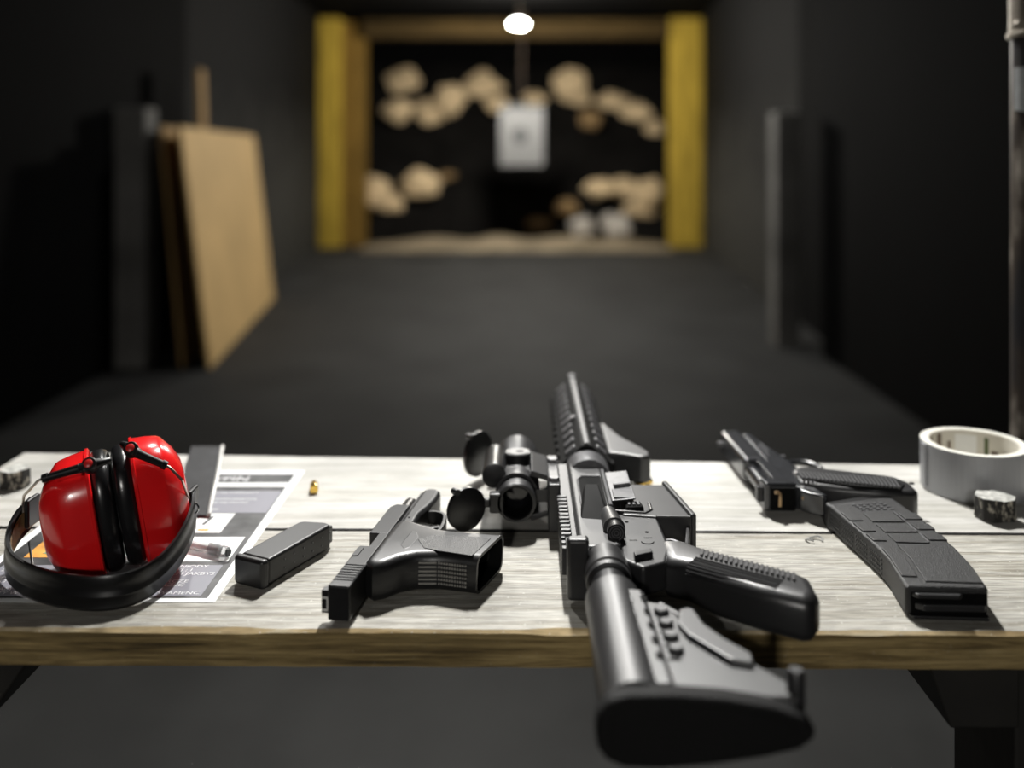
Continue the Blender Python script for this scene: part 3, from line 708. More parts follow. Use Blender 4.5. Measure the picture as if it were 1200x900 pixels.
# ---- duct tape roll
tc = (0.4640, 0.9655)
tr_ = thing('duct_tape_roll', 'roll of silver duct tape standing flat at the right bench end', 'tape roll', (*tc, T))
TRR, TRH = 0.0508, 0.0480
m = MB(); m.lathe([(0.0006, TRR), (TRH, TRR), (TRH, TRR - 0.0065), (0.0006, TRR - 0.0065)], (*tc, T), 'z', 72, closed=True)
n = 72; m.mi = [0] * n + [1] * n + [1] * n + [1] * n
m.build('tape', ['tape', 'tapes'], tr_)
m = MB(); m.lathe([(0.0008, TRR - 0.0067), (TRH - 0.0004, TRR - 0.0067), (TRH - 0.0004, TRR - 0.0088), (0.0008, TRR - 0.0088)], (*tc, T), 'z', 72, closed=True); core = m.build('core', 'card', tr_)
# printing inside the core
def core_patch(a0, a1, z0, z1, mt_, r=TRR - 0.0090):
    m = MB(); vs = []; fs = []; k = 5
    for i in range(k + 1):
        a = R(a0 + (a1 - a0) * i / k)
        for z in (z0, z1): vs.append((tc[0] + r * math.cos(a), tc[1] + r * math.sin(a), T + z))
    for i in range(k): fs.append((2 * i, 2 * i + 1, 2 * i + 3, 2 * i + 2))
    m.add(vs, fs); return m.build('core_print', mt_, core)
for a0, a1, za, zb, mt_ in ((150, 158, .02, .044, 'printb'), (133, 142, .018, .044, 'printb'), (112, 121, .024, .045, 'printb'), (96, 101, .018, .036, 'printb'),
                            (108, 122, .018, .022, 'printgr'), (90, 104, .014, .017, 'printgr'), (44, 50, .012, .042, 'printgr'), (30, 40, .02, .03, 'printb')):
    core_patch(a0, a1, za, zb, mt_)
core_patch(60, 90, .016, .043, 'white')
m = MB(); vs = []; a = R(172)
m.box(tc[0] - TRR - 0.0022, tc[0] - TRR + 0.0006, tc[1] - 0.006, tc[1] + 0.004, T + TRH * 0.08, T + TRH * 0.97); m.build('loose_end', 'tape', tr_, 0.0004)

# ---- scrap of clear plastic
x, y = P(954, 634)
m = MB(); m.tube([(x + 0.0075 * math.cos(a), y + 0.005 * math.sin(a), T + 0.0015 + 0.0012 * math.sin(a * 2)) for a in [k * math.pi / 7 for k in range(-1, 11)]], 0.0009, 6)
tag(settle(m.build('plastic_curl', 'clear')), 'tiny curl of clear plastic on the bench by the rifle magazine', 'scrap')

# ================================================================ NEAR PISTOL (slide locked back)
G0 = Vector((-0.1421, 0.6845)); ga = Vector((0.1547, 0.988)); gb = Vector((0.988, -0.1547))
def G(u, v): p = G0 + ga * u + gb * v; return (p.x, p.y)
def GP(l): return [G(u, v) for u, v in l]
gp = thing('pistol', 'black polymer pistol with open slide and empty grip beside its magazine', 'pistol', (-0.09, 0.77, T))
sz0, sz1 = T + 0.0035, T + 0.0292
m = MB(); m.prism(GP([(0, 0), (0.0715, 0), (0.0715, 0.0168), (0.0, 0.0168)]), sz0, sz1)
slide = m.build('slide', 'steel', gp, 0.0016, 3)
m = MB(); m.prism(GP([(0.0965, 0), (0.155, 0.0), (0.162, 0.004), (0.162, 0.0168), (0.0965, 0.0168)]), sz0, sz1); m.build('slide_nose', 'steel', slide, 0.0014, 3)
m = MB(); m.prism(GP([(0.070, 0.0080), (0.098, 0.0080), (0.098, 0.0168), (0.070, 0.0168)]), sz0, sz1); m.build('slide_wall', 'steel', slide, 0.0012, 2)
m = MB(); m.prism(GP([(0.070, 0.0004), (0.098, 0.0004), (0.098, 0.0082), (0.070, 0.0082)]), sz0, T + 0.0165); m.build('slide_bridge', 'steel', slide)
m = MB(); m.prism(GP([(0.069, 0.0008), (0.1, 0.0008), (0.1, 0.0084), (0.069, 0.0084)]), T + 0.0166, T + 0.0172); m.build('ejection_port', 'hole', slide)
m = MB()
for k in range(7):
    u = 0.010 + 0.0042 * k; m.prism(GP([(u, 0.0012), (u + 0.0021, 0.0012), (u + 0.0021, 0.0156), (u, 0.0156)]), sz1 - 0.0004, sz1 + 0.0006)
m.build('serrations', 'steel', slide)
m = MB(); m.prism(GP([(0.050, 0.0006), (0.066, 0.0006), (0.066, 0.0055), (0.052, 0.0055)]), sz1 - 0.0004, sz1 + 0.0007); m.build('extractor', 'steel', slide, 0.0004)
m = MB(); m.prism(GP([(0.002, -0.0055), (0.009, -0.0055), (0.011, 0.0005), (0.002, 0.0005)]), T + 0.0075, T + 0.0245); rs = m.build('rear_sight', 'poly', gp, 0.0008)
m = MB()
for zz0, zz1, v0, v1 in ((0.0095, 0.0110, -0.0046, -0.0004), (0.0185, 0.0200, -0.0046, -0.0004), (0.0110, 0.0185, -0.0012, -0.0002)):
    m.prism(GP([(0.0014, v0), (0.0021, v0), (0.0021, v1), (0.0014, v1)]), T + zz0, T + zz1)
m.build('sight_mark', 'white', rs)
m = MB(); m.prism(GP([(0.150, -0.0045), (0.156, -0.0045), (0.156, 0.0004), (0.150, 0.0004)]), T + 0.0135, T + 0.0185); m.build('front_sight', 'poly', gp, 0.0005)
# barrel
a, b = G(0.10, 0.0085), G(0.196, 0.0085)
along((*a, T + 0.0165), (*b, T + 0.0165), [(0, 0.0068), (0.985, 0.0068), (1, 0.0062)], 24).build('barrel', 'steel', gp)
# frame forward of the grip
m = MB(); m.prism(GP([(0.042, 0.0170), (0.205, 0.0170), (0.211, 0.0195), (0.212, 0.0290), (0.206, 0.0345), (0.186, 0.0350), (0.168, 0.0330), (0.150, 0.0295), (0.128, 0.0300), (0.118, 0.0400), (0.09, 0.044), (0.05, 0.03)]), T + 0.0050, T + 0.0272)
frm = m.build('frame', 'poly', gp, 0.0040, 4)
m = MB(); m.prism(GP([(0.038, 0.0166), (0.20, 0.0166), (0.20, 0.0182), (0.038, 0.0182)]), T + 0.0050, T + 0.0262); m.build('frame_rail', 'steel', frm)
# grip: rounded body from traced outline
GR = [(-0.1225, 0.7215), (-0.1140, 0.7130), (-0.1030, 0.7180), (-0.0930, 0.7280), (-0.0820, 0.7330), (-0.0650, 0.7335), (-0.0480, 0.7290), (-0.0380, 0.7270), (-0.0300, 0.7330), (-0.0205, 0.7560), (-0.0200, 0.7710), (-0.0260, 0.7760), (-0.0450, 0.7790), (-0.0680, 0.7850), (-0.0840, 0.7960), (-0.1000, 0.8080), (-0.1085, 0.8000), (-0.1160, 0.7600)]
# loft with rounded section: outline shrunk towards a spine at top and bottom
def inset(poly, d):
    n = len(poly); out = []
    A_ = sum(poly[i][0] * poly[(i + 1) % n][1] - poly[(i + 1) % n][0] * poly[i][1] for i in range(n)); s_ = 1 if A_ > 0 else -1
    for i in range(n):
        p0, p, p1 = Vector(poly[i - 1]), Vector(poly[i]), Vector(poly[(i + 1) % n])
        n1 = Vector((-(p - p0).y, (p - p0).x)).normalized() * s_; n2 = Vector((-(p1 - p).y, (p1 - p).x)).normalized() * s_
        nn_ = (n1 + n2); nn_ = nn_.normalized() if nn_.length > 1e-6 else n1
        q = p + nn_ * d / max(0.6, nn_.dot(n1)); out.append((q.x, q.y))
    return out
def pillow(m, poly, z0, z1, r, k=5, mi=0):
    rings = []
    for i in range(k + 1):
        a = math.pi / 2 * i / k; rings.append([(x, y, z0 + r * (1 - math.sin(a))) for x, y in inset(poly, r * (1 - math.cos(a)))] )
    rings.reverse()
    lo = [[(x, y, z0 + r * (1 - math.cos(math.pi / 2 * i / k))) for x, y in inset(poly, r * (1 - math.sin(math.pi / 2 * i / k)))] for i in range(k + 1)]
    hi = [[(x, y, z1 - r * (1 - math.cos(math.pi / 2 * i / k))) for x, y in inset(poly, r * (1 - math.sin(math.pi / 2 * i / k)))] for i in range(k, -1, -1)]
    return m.loft(lo + hi, True, mi)
def cut_end(o, p, n, rim, depth, root, mats):
    """slice the solid by a plane, then hollow the cut face"""
    me = o.data; bm = bmesh.new(); bm.from_mesh(me)
    off = Vector(root['_o']); n = Vector(n).normalized(); p = Vector(p) - off
    r = bmesh.ops.bisect_plane(bm, geom=bm.verts[:] + bm.edges[:] + bm.faces[:], plane_co=p, plane_no=n, clear_outer=True)
    ed_ = [e for e in r['geom_cut'] if isinstance(e, bmesh.types.BMEdge)]
    f = bmesh.ops.contextual_create(bm, geom=ed_)['faces']
    if f:
        f[0].smooth = False
        bmesh.ops.inset_region(bm, faces=f, thickness=rim, depth=0)
        q = bmesh.ops.extrude_face_region(bm, geom=f)
        vs_ = [g for g in q['geom'] if isinstance(g, bmesh.types.BMVert)]
        fs2 = [g for g in q['geom'] if isinstance(g, bmesh.types.BMFace)]
        bmesh.ops.delete(bm, geom=f, context='FACES_ONLY')
        bmesh.ops.translate(bm, verts=vs_, vec=-n * depth)
        for g in fs2:
            g.material_index = 1
            for e in g.edges:
                for h in e.link_faces: h.material_index = 1; h.smooth = False
    bmesh.ops.recalc_face_normals(bm, faces=bm.faces[:])
    bm.to_mesh(me); bm.free()
    while len(me.materials) < 2: me.materials.append(MT[mats])
    me.set_sharp_from_angle(angle=R(42))
GR2 = [p for p in GR if not (p[0] > -0.04 and p[1] < 0.7765)]
i0 = GR2.index((-0.0480, 0.7290)); GR2[i0 + 1:i0 + 1] = [(-0.0300, 0.7240), (-0.0050, 0.7200), (-0.0030, 0.7720)]
m = MB(); pillow(m, GR2, T + 0.0008, T + 0.0318, 0.0080); grip = m.build('grip', 'poly', gp, smooth=60)
cut_end(grip, (-0.0235, 0.755, T + 0.016), (0.925, -0.38, -0.05), 0.0026, 0.022, gp, 'hole')
# textured side panel
m = MB(); m.prism(TR([(490, 632), (508, 626), (560, 629), (575, 631), (553, 651), (520, 646), (497, 642)], 0.0322), T + 0.0314, T + 0.0322); m.build('grip_panel', 'polyst', grip, 0.0003)
m = MB(); m.prism(TR([(468, 641), (481, 625), (489, 625), (492, 632), (482, 644), (473, 647)], 0.030), T + 0.028, T + 0.0320); m.build('thumb_shelf', 'poly', grip, 0.0016, 3)
# back strap grid
m = MB()
def strap_y(x): return 0.7333 if x < -0.066 else 0.7333 - (x + 0.066) * 0.275
for j in range(6):
    z = T + 0.0085 + 0.0032 * j
    x0_, x1_ = -0.0810, -0.0670
    m.box(x0_, x1_, strap_y(x0_) - 0.0010, strap_y(x0_) + 0.0010, z - 0.0007, z + 0.0007)
    for k in range(11):
        x = -0.0650 + 0.0021 * k; y = strap_y(x)
        m.box(x - 0.0007, x + 0.0007, y - 0.0009, y + 0.0012, z - 0.0008, z + 0.0008)
m.build('grip_checkering', 'dots', grip)
# trigger guard and trigger
tg = cr([(*G(0.168, 0.032), T + 0.0165), (*G(0.168, 0.040), T + 0.0165), (*G(0.163, 0.0475), T + 0.0165), (*G(0.150, 0.0510), T + 0.0165), (*G(0.130, 0.0520), T + 0.0165), (*G(0.114, 0.048), T + 0.0165)])
rings = []
for i, p in enumerate(tg):
    t = (tg[min(i + 1, len(tg) - 1)] - tg[max(i - 1, 0)]).normalized(); n_ = Vector((t.y, -t.x, 0))
    rings.append([p + n_ * 0.0017 + Vector((0, 0, 0.006)), p - n_ * 0.0017 + Vector((0, 0, 0.006)), p - n_ * 0.0017 - Vector((0, 0, 0.006)), p + n_ * 0.0017 - Vector((0, 0, 0.006))])
m = MB(); m.loft(rings); m.build('trigger_guard', 'poly', frm, 0.0008)
m = MB(); m.prism(GP([(0.136, 0.028), (0.142, 0.030), (0.139, 0.042), (0.143, 0.051), (0.139, 0.052), (0.134, 0.042)]), T + 0.0125, T + 0.0205); m.build('trigger', 'poly', gp, 0.0008)
m = MB(); m.prism(GP([(0.098, 0.0195), (0.122, 0.0195), (0.124, 0.0225), (0.098, 0.0228)]), T + 0.0270, T + 0.0288); m.build('slide_stop', 'steel', frm, 0.0004)
for u, v in ((0.128, 0.0245), (0.138, 0.0225)):
    x, y = G(u, v); m = MB(); m.lathe([(0, 0.0012), (0.0006, 0.0012)], (x, y, T + 0.0268), 'z', 12); m.build('pin', 'hole', frm)

# ================================================================ FAR PISTOL (open slide, ribbed grip)
fp = thing('pistol', 'dark steel pistol with ribbed grip lying behind the rifle magazine', 'pistol', (0.28, 0.93, T))
m = MB(); m.prism([(0.2285, 0.968), (0.2250, 1.066), (0.2270, 1.072), (0.2480, 1.072), (0.2545, 0.968)], T + 0.0035, T + 0.0290); fs_ = m.build('slide', 'blue', fp, 0.0055, 4)
m = MB(); m.prism([(0.2440, 0.895), (0.2420, 0.970), (0.2545, 0.970), (0.2575, 0.895)], T + 0.0035, T + 0.0280); m.build('slide_rail', 'blue', fs_, 0.0015)
m = MB(); m.prism([(0.2310, 0.893), (0.2295, 0.910), (0.2590, 0.910), (0.2620, 0.893)], T + 0.0030, T + 0.0305); m.build('slide_rear', 'blue', fs_, 0.0030, 3)
along((0.2385, 0.897, T + 0.0160), (0.2345, 1.078, T + 0.0160), [(0, 0.0075), (0.98, 0.0072), (1, 0.0062)], 24).build('barrel', 'blue', fp)
m = MB(); m.prism([(0.2255, 0.900), (0.2250, 0.908), (0.2310, 0.908), (0.2315, 0.900)], T + 0.010, T + 0.024); m.build('rear_sight', 'steel', fp, 0.001)
m = MB(); m.prism([(0.2205, 1.055), (0.2205, 1.062), (0.2260, 1.062), (0.2260, 1.055)], T + 0.014, T + 0.019); m.build('front_sight', 'alug', fp, 0.0006)
m = MB(); m.prism([(0.2550, 0.900), (0.2490, 1.066), (0.2590, 1.068), (0.2650, 1.030), (0.2740, 0.985), (0.2790, 0.950), (0.285, 0.925), (0.270, 0.890)], T + 0.0045, T + 0.0265); ff = m.build('frame', 'blue', fp, 0.0025, 3)
for k, (ya, yb) in enumerate(((0.985, 1.02), (1.0, 1.03))):
    m = MB(); m.prism([(0.258 + .004 * k, ya), (0.256 + .004 * k, yb), (0.2575 + .004 * k, yb), (0.2595 + .004 * k, ya)], T + 0.0262, T + 0.0275); m.build('frame_groove', 'alug', ff)
m = MB(); m.lathe([(0, 0.0022), (0.0012, 0.0022)], (0.2735, 0.985, T + 0.0262), 'z', 16); m.build('pin', 'alug', ff)
# hammer, pin and inner face
m = MB(); m.prism([(0.2360, 0.8895), (0.2360, 0.8925), (0.2590, 0.8925), (0.2590, 0.8895)], T + 0.0060, T + 0.0270); m.build('slide_end_plate', 'hole', fs_)
m = MB(); m.tube(cr([(0.2440, 0.8885, T + 0.010), (0.2440, 0.8875, T + 0.020), (0.2420, 0.886, T + 0.0240), (0.2385, 0.885, T + 0.0245)], 3), 0.0017, 8); m.build('hammer', 'bronze', fp)
m = MB(); m.lathe([(0, 0.0018), (0.004, 0.0018)], (0.2655, 0.885, T + 0.019), 'y', 12); m.build('hammer_pin', 'bronze', fp)
# beaver tail hook
m = MB(); m.prism([(0.270, 0.905), (0.262, 0.889), (0.2690, 0.880), (0.2790, 0.8735), (0.2850, 0.8735), (0.2825, 0.882), (0.2800, 0.893), (0.2850, 0.904)], T + 0.006, T + 0.0262); m.build('beaver_tail', 'blue', ff, 0.0025, 3)
FG = [(0.2660, 0.9000), (0.2690, 0.9350), (0.2780, 0.9440), (0.2950, 0.9420), (0.3300, 0.9290), (0.3560, 0.9190), (0.3640, 0.9140), (0.3710, 0.8980), (0.3700, 0.8780), (0.3620, 0.8710), (0.3300, 0.8760), (0.3000, 0.8830), (0.2840, 0.8900)]
m = MB(); pillow(m, FG, T + 0.0020, T + 0.0300, 0.0050); fg = m.build('grip', 'alu', fp, smooth=60)
pa = TR([(933, 553), (985, 554.5), (1044, 559.5), (1060, 567), (1056, 572.5), (1002, 569), (960, 563.5)], 0.0318)
m = MB(); m.prism(pa, T + 0.0285, T + 0.0318); m.build('grip_panel', 'matte', fg, 0.0008)
m = MB()
for k in range(25):
    t = k / 24; fa_ = Vector(P(936 + 110 * t, 553.5 + 6.5 * t, 0.0325)); na_ = Vector(P(942 + 112 * t, 560.5 + 11.0 * t, 0.0325))
    w_ = Vector((0.0011, 0))
    m.prism([tuple(fa_ - w_), tuple(fa_ + w_), tuple(na_ + w_), tuple(na_ - w_)], T + 0.0312, T + 0.0333)
m.build('grip_ribs', 'alum', fg)
m = MB(); m.tube(cr([(0.2735, 0.980, T + 0.0155), (0.2850, 0.9960, T + 0.0155), (0.3000, 0.9960, T + 0.0155), (0.3100, 0.9830, T + 0.0155), (0.3080, 0.9660, T + 0.0155), (0.2950, 0.9360, T + 0.0155)], 4), 0.0034, 10); m.build('trigger_guard', 'blue', ff)
m = MB(); m.prism([(0.281, 0.957), (0.283, 0.965), (0.291, 0.971), (0.299, 0.970), (0.299, 0.966), (0.290, 0.963)], T + 0.011, T + 0.020); m.build('trigger', 'steel', fp, 0.0008)
m = MB(); m.lathe([(0, 0.0025), (0.001, 0.0025)], (0.372, 0.8965, T + 0.0285), 'z', 12); m.build('lanyard_hole', 'hole', fg)

# ================================================================ RIFLE MAGAZINE
rm = thing('rifle_magazine', 'black ribbed polymer rifle magazine lying in front of the steel pistol', 'magazine', (0.312, 0.78, T))
RZ = 0.0235
Ledge = TR([(970, 590), (987, 605), (1010.5, 625), (1030.5, 643), (1042, 656), (1061, 687)], RZ)
Redge = TR([(1043.5, 581), (1078, 605), (1102, 625), (1126, 647), (1142, 665), (1159, 689)], RZ)
body = Ledge + Redge[::-1]
m = MB(); m.prism(body, T + 0.0010, T + RZ); rb = m.build('body', 'polyst', rm, 0.0030, 3)
def along_mag(s, w):
    """s 0 far end .. 1 near end, w 0 left .. 1 right"""
    k = s * 5; i = min(4, int(k)); t = k - i
    a = Vector(Ledge[i]).lerp(Vector(Ledge[i + 1]), t); b = Vector(Redge[i]).lerp(Vector(Redge[i + 1]), t)
    p = a.lerp(b, w); return (p.x, p.y)
def mq(s0, s1, w0, w1): return [along_mag(s0, w0), along_mag(s0, w1), along_mag((s0 + s1) / 2, w1), along_mag(s1, w1), along_mag(s1, w0), along_mag((s0 + s1) / 2, w0)]
for s0, s1, w0, w1, nm in ((0.175, 0.275, 0.30, 0.70, 'rib_panel'), (0.300, 0.395, 0.30, 0.72, 'rib_panel'), (0.420, 0.52, 0.30, 0.72, 'rib_panel'), (0.545, 0.965, 0.28, 0.97, 'upper_panel'),
                           (0.175, 0.245, 0.76, 0.985, 'rib_panel'), (0.300, 0.365, 0.76, 0.985, 'rib_panel'), (0.42, 0.485, 0.76, 0.985, 'rib_panel'),
                           (0.150, 0.260, 0.03, 0.20, 'side_rib'), (0.285, 0.385, 0.03, 0.20, 'side_rib'), (0.410, 0.505, 0.03, 0.20, 'side_rib'), (0.60, 0.93, 0.03, 0.22, 'side_rib')):
    m = MB(); m.prism(mq(s0, s1, w0, w1), T + RZ - 0.0010, T + RZ + 0.0011); m.build(nm, 'polyst', rb, 0.0007)
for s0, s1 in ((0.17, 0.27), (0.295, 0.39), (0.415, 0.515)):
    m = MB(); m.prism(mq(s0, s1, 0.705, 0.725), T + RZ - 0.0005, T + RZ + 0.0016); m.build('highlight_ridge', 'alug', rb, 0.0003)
m = MB()
for c in range(5):
    for j in range(4):
        s = 0.055 + 0.022 * j; w = 0.30 + 0.10 * c + 0.012 * j
        m.prism(mq(s, s + 0.010, w, w + 0.055), T + RZ - 0.0004, T + RZ + 0.0007)
m.build('dot_matrix', 'alug', rb)
m = MB(); m.prism(mq(-0.045, 0.035, -0.015, 1.0), T + 0.0006, T + RZ - 0.0006); m.build('floor_plate', 'poly', rm, 0.0035, 3)
# stippled spine on the left edge
m = MB()
for k in range(34):
    s = 0.05 + 0.60 * k / 33
    if k % 8 in (7,): continue
    x, y = along_mag(s, 0)
    for j in range(4): m.box(x - 0.0006, x + 0.0008, y - 0.0007, y + 0.0007, T + 0.0050 + 0.0038 * j, T + 0.0064 + 0.0038 * j)
m.build('spine_stipple', 'alu', rb)
# feed end: recess, follower, lips
e0, e1 = Vector(Ledge[5]), Vector(Redge[5]); ed = (e1 - e0).normalized(); en = Vector((ed.y, -ed.x))
def E(a, b): p = e0 + ed * a + en * b; return (p.x, p.y)
WW = (e1 - e0).length
m = MB(); m.prism([E(0.004, -0.001), E(WW - 0.002, -0.001), E(WW - 0.002, 0.0007), E(0.004, 0.0007)], T + 0.0030, T + 0.0190); m.build('feed_recess', 'hole', rb)
m = MB(); m.prism([E(0.006, 0.0006), E(WW - 0.003, 0.0006), E(WW - 0.004, 0.0045), E(0.012, 0.0050)], T + 0.0070, T + 0.0125); m.build('follower', 'alu', rm, 0.0012)
m = MB(); m.prism([E(0.004, 0), E(0.042, 0), E(0.038, 0.0050), E(0.008, 0.0042)], T + 0.0160, T + 0.0195); m.build('feed_lip', 'alu', rm, 0.0012)
m = MB(); m.prism([E(0.002, 0), E(WW, 0), E(WW - 0.002, 0.0055), E(0.004, 0.0045)], T + 0.0012, T + 0.0040); m.build('feed_lip', 'poly', rm, 0.0010)
x, y = along_mag(0.60, 1.0); m = MB(); m.prism([(x - 0.002, y - 0.006), (x + 0.0035, y - 0.003), (x + 0.0035, y + 0.005), (x - 0.002, y + 0.008)], T + 0.006, T + 0.017); m.build('catch_lug', 'poly', rb, 0.0012)

# ================================================================ RIFLE (lying on its left side, muzzle away)
X0, Z0 = 0.064, T + 0.0275
rf = thing('rifle', 'black rifle with optic lying along the bench, stock towards the viewer', 'rifle', (X0, 0.80, T))
def V(l): return [(X0 + v, u) for v, u in l]
# upper receiver
m = MB(); m.prism(V([(-0.0200, 0.722), (-0.0200, 0.926), (0.0125, 0.926), (0.0135, 0.780), (0.0135, 0.728), (0.008, 0.722)]), Z0 - 0.0140, Z0 + 0.0140); up = m.build('upper_receiver', 'alu', rf, 0.0050, 4)
m = MB(); m.prism(V([(-0.0300, 0.724), (-0.0300, 0.928), (-0.0195, 0.928), (-0.0195, 0.724)]), Z0 - 0.0100, Z0 + 0.0100); m.build('rail', 'alu', up, 0.0012)
m = MB()
for k in range(20):
    u = 0.728 + 0.010 * k; m.prism(V([(-0.0332, u), (-0.0332, u + 0.0052), (-0.0295, u + 0.0052), (-0.0295, u)]), Z0 - 0.0106, Z0 + 0.0106)
m.build('rail_teeth', 'alu', up, 0.0006)
# scalloped ridge on the upper side of the rail
m = MB()
for k in range(11):
    u = 0.752 + 0.0082 * k; m.prism(V([(-0.0330, u), (-0.0320, u + 0.0042), (-0.0240, u + 0.0042), (-0.0250, u)]), Z0 + 0.0098, Z0 + 0.0118)
m.build('rail_edge', 'alum', up, 0.0005)
# charging handle
m = MB(); m.prism(V([(-0.0295, 0.714), (-0.0300, 0.724), (-0.0130, 0.726), (-0.0130, 0.714)]), Z0 - 0.0245, Z0 + 0.0225); m.build('charging_handle', 'alu', rf, 0.0030, 3)
# ejection port, bolt, deflector, dust cover
m = MB(); m.prism(V([(-0.0120, 0.806), (-0.0120, 0.872), (-0.0085, 0.878), (0.0090, 0.878), (0.0090, 0.806)]), Z0 + 0.0136, Z0 + 0.0144); m.build('ejection_port', 'hole', up)
m = MB(); m.tube([(X0 - 0.0015, 0.842, Z0 + 0.0085), (X0 - 0.0015, 0.804, Z0 + 0.0085)], 0.0085, 20); m.build('bolt_carrier', 'steel', rf)
m = MB()
pr = V([(-0.0120, 0.872), (-0.0080, 0.881), (0.0090, 0.881)]); m.tube([(x, y, Z0 + 0.0145) for x, y in V([(-0.0128, 0.806), (-0.0128, 0.870), (-0.0085, 0.8785), (0.0085, 0.8785)])], 0.0010, 8); m.build('port_lip', 'alug', up)
m = MB(); b_ = V([(-0.0165, 0.774), (-0.0130, 0.824), (0.0040, 0.824), (0.0100, 0.780), (0.0040, 0.770)]); t_ = V([(-0.0120, 0.797), (-0.0090, 0.826), (0.0030, 0.826), (0.0050, 0.797), (0.0010, 0.794)])
m.prism(b_, Z0 + 0.0120, [Z0 + 0.0210, Z0 + 0.0262, Z0 + 0.0262, Z0 + 0.0210, Z0 + 0.0200], 0, t_); m.build('brass_deflector', 'matte', up, 0.0016, 2)
m = MB(); m.tube([(X0 + 0.0115, 0.799, Z0 + 0.0165), (X0 + 0.0115, 0.888, Z0 + 0.0165)], 0.0019, 10); m.build('hinge_rod', 'alug', up)
m = MB(); m.loft([[(X0 + 0.0130, u, Z0 + 0.0175), (X0 + 0.0335, u + 0.001, Z0 + 0.0192), (X0 + 0.0335, u + 0.001, Z0 + 0.0206), (X0 + 0.0130, u, Z0 + 0.0189)] for u in (0.805, 0.876)]); dc = m.build('dust_cover', 'alug', rf, 0.0008)
m = MB(); m.tube([(X0 + 0.0175, 0.836, Z0 + 0.0205), (X0 + 0.0320, 0.838, Z0 + 0.0215)], 0.0025, 10); m.build('cover_latch', 'alug', dc)
m = MB(); m.box(X0 + 0.015, X0 + 0.0325, 0.8085, 0.829, Z0 + 0.0192, Z0 + 0.0206); m.build('cover_plate', 'alug', dc, 0.0006)
# forward assist
m = MB(); m.tube([(X0 + 0.0085, 0.790, Z0 + 0.0130), (X0 + 0.0098, 0.752, Z0 + 0.0160)], [0.0070, 0.0090], 20); m.build('assist_housing', 'alu', up)
m = MB(); m.lathe([(0, 0.0064), (0.0006, 0.0070), (0.006, 0.0070), (0.016, 0.0055)], (X0 + 0.0100, 0.738, Z0 + 0.0180), 'y', 24); fa = m.build('forward_assist', 'steel', rf)
m = MB()
for r in (0.0055, 0.0036, 0.0018):
    m.tube([(X0 + 0.0100 + r * math.cos(a), 0.7378, Z0 + 0.0180 + r * math.sin(a)) for a in [k * math.pi / 10 for k in range(21)]], 0.0005, 6)
m.build('assist_rings', 'alug', fa)
# lower receiver with magazine well
m = MB(); m.prism(V([(0.0120, 0.706), (0.0130, 0.900), (0.0230, 0.905), (0.0300, 0.862), (0.0300, 0.800), (0.0500, 0.790), (0.0510, 0.728), (0.0440, 0.702), (0.0250, 0.692)]), Z0 - 0.0110, Z0 + 0.0112); lw_ = m.build('lower_receiver', 'alu', rf, 0.0030, 3)
m = MB(); m.prism(V([(0.0200, 0.790), (0.0200, 0.864), (0.0690, 0.862), (0.0800, 0.786), (0.0520, 0.784)]), Z0 - 0.0125, Z0 + 0.0128); mw = m.build('magazine_well', 'alu', rf, 0.0028, 3)
m = MB(); m.prism(V([(0.0640, 0.864), (0.0690, 0.864), (0.0818, 0.783), (0.0765, 0.782)]), Z0 - 0.0155, Z0 + 0.0158); m.build('magazine_well_lip', 'alu', mw, 0.0020, 3)
m = MB(); m.prism(V([(0.048, 0.7835), (0.0775, 0.7825), (0.0775, 0.7860), (0.048, 0.7870)]), Z0 - 0.0140, Z0 + 0.0140); m.build('magazine_well_rear', 'alu', mw, 0.0012)
# magazine release
m = MB(); m.prism(V([(0.0240, 0.796), (0.0240, 0.810), (0.0380, 0.812), (0.0400, 0.798)]), Z0 + 0.0100, Z0 + 0.0165); mr_ = m.build('magazine_release', 'hole', lw_, 0.002, 2)
m = MB()
for k in range(3): m.prism(V([(0.0262 + 0.0040 * k, 0.800), (0.0262 + 0.0040 * k, 0.808), (0.0286 + 0.0040 * k, 0.808), (0.0286 + 0.0040 * k, 0.800)]), Z0 + 0.0160, Z0 + 0.0178)
m.build('release_button', 'alug', mr_, 0.0006)
m = MB(); m.tube([(x, y, Z0 + 0.0125) for x, y in V([(0.0150, 0.797), (0.0400, 0.793), (0.0460, 0.800), (0.0460, 0.815)])], 0.0016, 8); m.build('release_fence', 'alu', lw_)
# selector
m = MB(); m.lathe([(0, 0.0052), (0.0022, 0.0050)], (X0 + 0.0300, 0.712, Z0 + 0.0108), 'z', 20); sl = m.build('selector', 'steel', lw_)
m = MB(); m.prism(V([(0.0200, 0.702), (0.0200, 0.710), (0.0340, 0.716), (0.0350, 0.709)]), Z0 + 0.0112, Z0 + 0.0160); m.build('selector_lever', 'steel', sl, 0.0012)
m = MB(); m.tube([(X0 + 0.0345 + 0.0048 * math.cos(a), 0.738 + 0.004 * math.sin(a), Z0 + 0.0113) for a in [math.pi + k * math.pi / 8 for k in range(9)]], 0.0004, 6); m.build('selector_arc', 'hole', lw_)
for v, u in ((0.0365, 0.757), (0.0225, 0.778)):
    m = MB(); m.lathe([(0, 0.0016), (0.0005, 0.0016)], (X0 + v, u, Z0 + 0.0109), 'z', 14); m.build('pin', 'hole', lw_)
vs, fs = text_mesh('SEMI', 0.0034)
m = MB(); m.add([(X0 + 0.0325 + a, 0.7445 + b, Z0 + 0.01135) for a, b, c in vs], fs); 
vs, fs = text_mesh('SAFE', 0.0030); m.add([(X0 + 0.0205 + a, 0.7400 + b, Z0 + 0.01135) for a, b, c in vs], fs); m.build('lettering', 'hole', lw_)
